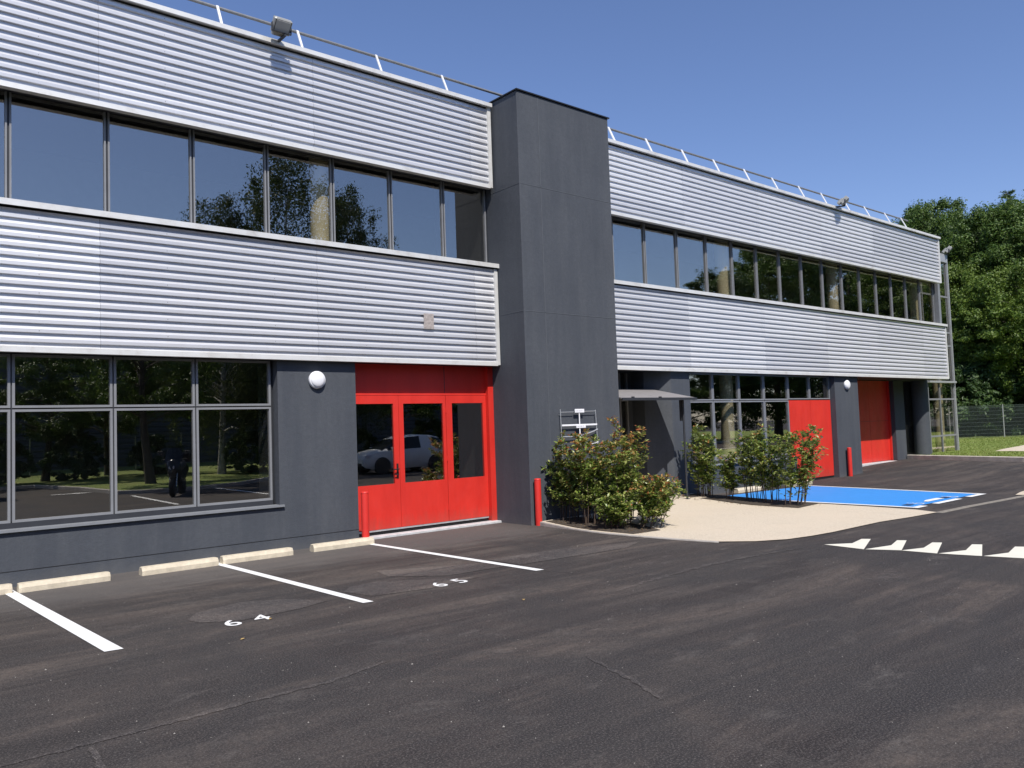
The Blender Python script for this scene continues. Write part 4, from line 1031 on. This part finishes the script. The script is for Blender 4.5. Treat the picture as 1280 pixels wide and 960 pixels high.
def van(loc,rz,label):
    o=empty('delivery_van',loc,rz); tag(o,label,'van'); b=Vector(loc)
    prof=[(-2.5,.35),(-2.5,.85),(-2.35,1.05),(-1.6,1.2),(-.95,1.95),(-.7,2.05),(2.35,2.08),(2.5,1.95),(2.55,.35)]
    m=MB(); m.prismy([(b.x+x,b.z+z) for x,z in prof],b.y-.95,b.y+.95); m.build('body',CARW,o)
    m=MB()
    for s in (-1,1): m.prismy([(b.x-1.45,b.z+1.2),(b.x-.95,b.z+1.8),(b.x-.35,b.z+1.8),(b.x-.35,b.z+1.2)],b.y+s*.955-.003,b.y+s*.955+.003)
    m.add([(b.x-1.62,b.y-.85,b.z+1.22),(b.x-1.62,b.y+.85,b.z+1.22),(b.x-1.0,b.y+.8,b.z+1.92),(b.x-1.0,b.y-.8,b.z+1.92)],[(0,1,2,3)]); m.build('windows',CGL,o)
    for x in (-1.6,1.6):
        for y in (-.85,.85): wheel(o,b.x+x,b.y+y,b.z+.34,.34,.22)
    for s in (-1,1): m=MB(); m.bbox(b.x-2.54,b.x-2.4,b.y+s*.75-.1,b.y+s*.75+.1,b.z+.75,b.z+.95,.02); m.build('headlight',LIGHTC,o)
van((1.3,-8.0,0),R_(0),'white delivery van parked behind the photographer, mirrored at the left edge')
def moto(loc,rz,label):
    o=empty('motorcycle',loc,rz); tag(o,label,'motorcycle'); b=Vector(loc)
    BP=plain('black_gloss_paint',(.012,.012,.014),.18); CH=plain('chrome',(.5,.5,.5),.15,.9)
    wheel(o,b.x-.70,b.y,b.z+.29,.29,.13); wheel(o,b.x+.70,b.y,b.z+.29,.29,.16)
    m=MB(); m.path([b+Vector(p) for p in ((-.74,0,.62),(-.66,0,.95),(-.5,0,1.08),(-.42,0,.72),(-.1,0,.5),(.3,0,.55),(.85,0,.78),(1.0,0,.86))],[.10,.22,.17,.20,.17,.2,.19,.08],n=14); m.path([b+Vector(p) for p in ((-.9,0,.58),(-.7,0,.64),(-.45,0,.56))],[.05,.09,.05],n=8); m.build('fairing',BP,o)
    m=MB(); m.path([b+Vector(p) for p in ((-.05,0,.80),(.3,0,.86),(.6,0,.92),(.9,0,.95))],[.10,.15,.16,.08],n=12); m.build('seat',DARKP,o)
    m=MB(); v=[b+Vector((-.62+.06*abs(t)**2-.12*0+.18*h,.26*t*(1-.25*h),1.02+.42*h)) for h in (0,.5,1) for t in (-1,-.5,0,.5,1)]
    m.add(v,[(i*5+j,i*5+j+1,(i+1)*5+j+1,(i+1)*5+j) for i in range(2) for j in range(4)],0,True); m.build('windshield',CGL,o)
    m=MB(); m.tube(b+Vector((-.38,-.36,1.1)),b+Vector((-.38,.36,1.1)),.016); m.build('handlebar',DARKP,o)
    for s in (-1,1):
        m=MB(); m.tube(b+Vector((-.42,s*.28,1.12)),b+Vector((-.46,s*.36,1.28)),.008); m.bbox(b.x-.48,b.x-.44,b.y+s*.38-.08,b.y+s*.38+.08,b.z+1.25,b.z+1.36,.01); m.build('mirror',DARKP,o)
        m=MB(); m.tube(b+Vector((-.52,s*.09,.75)),b+Vector((-.70,s*.09,.29)),.025); m.build('fork',CH,o)
    m=MB(); m.lathe([(.08,-.84),(.085,-.80),(.05,-.76)],(0,0,0),'x',16); m.v=[(a+b.x,c+b.y,d+b.z+.88) for a,c,d in m.v]; m.build('headlight',LIGHTC,o)
    m=MB(); m.bbox(b.x+.72,b.x+1.12,b.y-.22,b.y+.22,b.z+.98,b.z+1.28,.05); m.build('top_box',BP,o)
moto((8.05,-2.5,0),R_(-62),'black touring motorcycle with a windshield parked behind the photographer')

# ------------------------------------------------------------------ loose grit and leaves on the asphalt
GR=plain('pale_grit',(.30,.28,.25),.8); m=MB(); rn=random.Random(9)
for i in range(900):
    x=rn.uniform(.8,14); y=rn.uniform(1.5,10.6)
    if x>9.1 and y>5.9: continue
    s=rn.uniform(.002,.005)*(1.8 if rn.random()<.06 else 1); a=rn.random()*PI
    c,d=math.cos(a)*s,math.sin(a)*s
    m.add([(x-c,y-d,0),(x+d,y-c,0),(x+c,y+d,0),(x-d,y+c,0),(x,y,s*.9)],[(0,1,4),(1,2,4),(2,3,4),(3,0,4)])
tag(m.build('loose_grit',GR),kind='stuff')
DL=plain('dry_leaf',(.40,.27,.10),.8)
for i,(x,y) in enumerate(((2.62,6.75),(3.1,7.28),(5.2,6.1))):
    m=MB(); leafgeo(m,Vector((x,y,.006)),Vector((1,.4+i*.5,.06)),Vector((0,0,1)),.055,.028,0)
    tag(m.build('fallen_leaf',DL,loc=(x,y,0)),['small dry leaf lying just in front of the number 64','dry curled leaf beside the figure 4 of number 64','dry leaf on open asphalt right of the middle bay line'][i],'leaf','fallen leaves')

m=MB(); rn=random.Random(31)
for i in range(420):
    if i%2: x,y=rn.uniform(9.35,10.35),rn.uniform(8.3,10.3)
    else: x,y=rn.uniform(13.7,14.72),rn.uniform(8.1,11.0)
    a=rn.random()*2*PI; leafgeo(m,Vector((x,y,zres(x,y)+.012)),Vector((math.cos(a),math.sin(a),.1)),Vector((0,0,1)),rn.uniform(.02,.06),.02,0)
tag(m.build('leaf_litter',plain('brown_leaf_litter',(.16,.10,.05),.9,0,.5,40)),kind='stuff')
# ------------------------------------------------------------------ light, sky, camera
dv=Vector((.40,1,-1.38)).normalized()
L=D.lights.new('sun','SUN'); L.energy=5.0; L.angle=R_(.53); L.color=(1,.955,.89)
lo=D.objects.new('sun',L); COL.objects.link(lo); lo.rotation_euler=dv.to_track_quat('-Z','Y').to_euler()
wd=D.worlds.new('World'); S.world=wd; wd.use_nodes=True; nt=wd.node_tree; nt.nodes.clear()
sk=nt.nodes.new('ShaderNodeTexSky'); sk.sky_type='NISHITA'; sk.sun_disc=False
sk.sun_elevation=math.asin(-dv.z); sk.sun_rotation=math.atan2(-dv.x,-dv.y)
sk.air_density=1.0; sk.dust_density=.35; sk.ozone_density=4.5; sk.altitude=0
bg=nt.nodes.new('ShaderNodeBackground'); bg.inputs[1].default_value=.118
ow=nt.nodes.new('ShaderNodeOutputWorld'); tint=mixc(nt,1.,sk.outputs[0],(1.03,.98,1.11),'MULTIPLY'); nt.links.new(tint,bg.inputs[0]); nt.links.new(bg.outputs[0],ow.inputs[0])

cam=D.cameras.new('camera'); co=D.objects.new('camera',cam); COL.objects.link(co); S.camera=co
cam.sensor_fit='HORIZONTAL'; cam.sensor_width=36; cam.lens=1006.649/1280*36; cam.clip_start=.05; cam.clip_end=3000
M=[[0.7652211419384088,-0.6428319839528742,-0.03469357775855846],[0.008338323840189659,0.06378398456269907,-0.9979288930925095],[0.6437135048187305,0.7633470008590568,0.054168994761481085]]
co.matrix_world=Matrix(((M[0][0],-M[1][0],-M[2][0],0),(M[0][1],-M[1][1],-M[2][1],0),(M[0][2],-M[1][2],-M[2][2],1.7),(0,0,0,1)))

S.render.engine='CYCLES'; S.view_settings.view_transform='Standard'; S.view_settings.look='None'
S.view_settings.exposure=0.16; S.view_settings.gamma=1
S.cycles.max_bounces=8; S.cycles.transparent_max_bounces=24; S.cycles.glossy_bounces=5; S.cycles.caustics_reflective=False; S.cycles.caustics_refractive=False
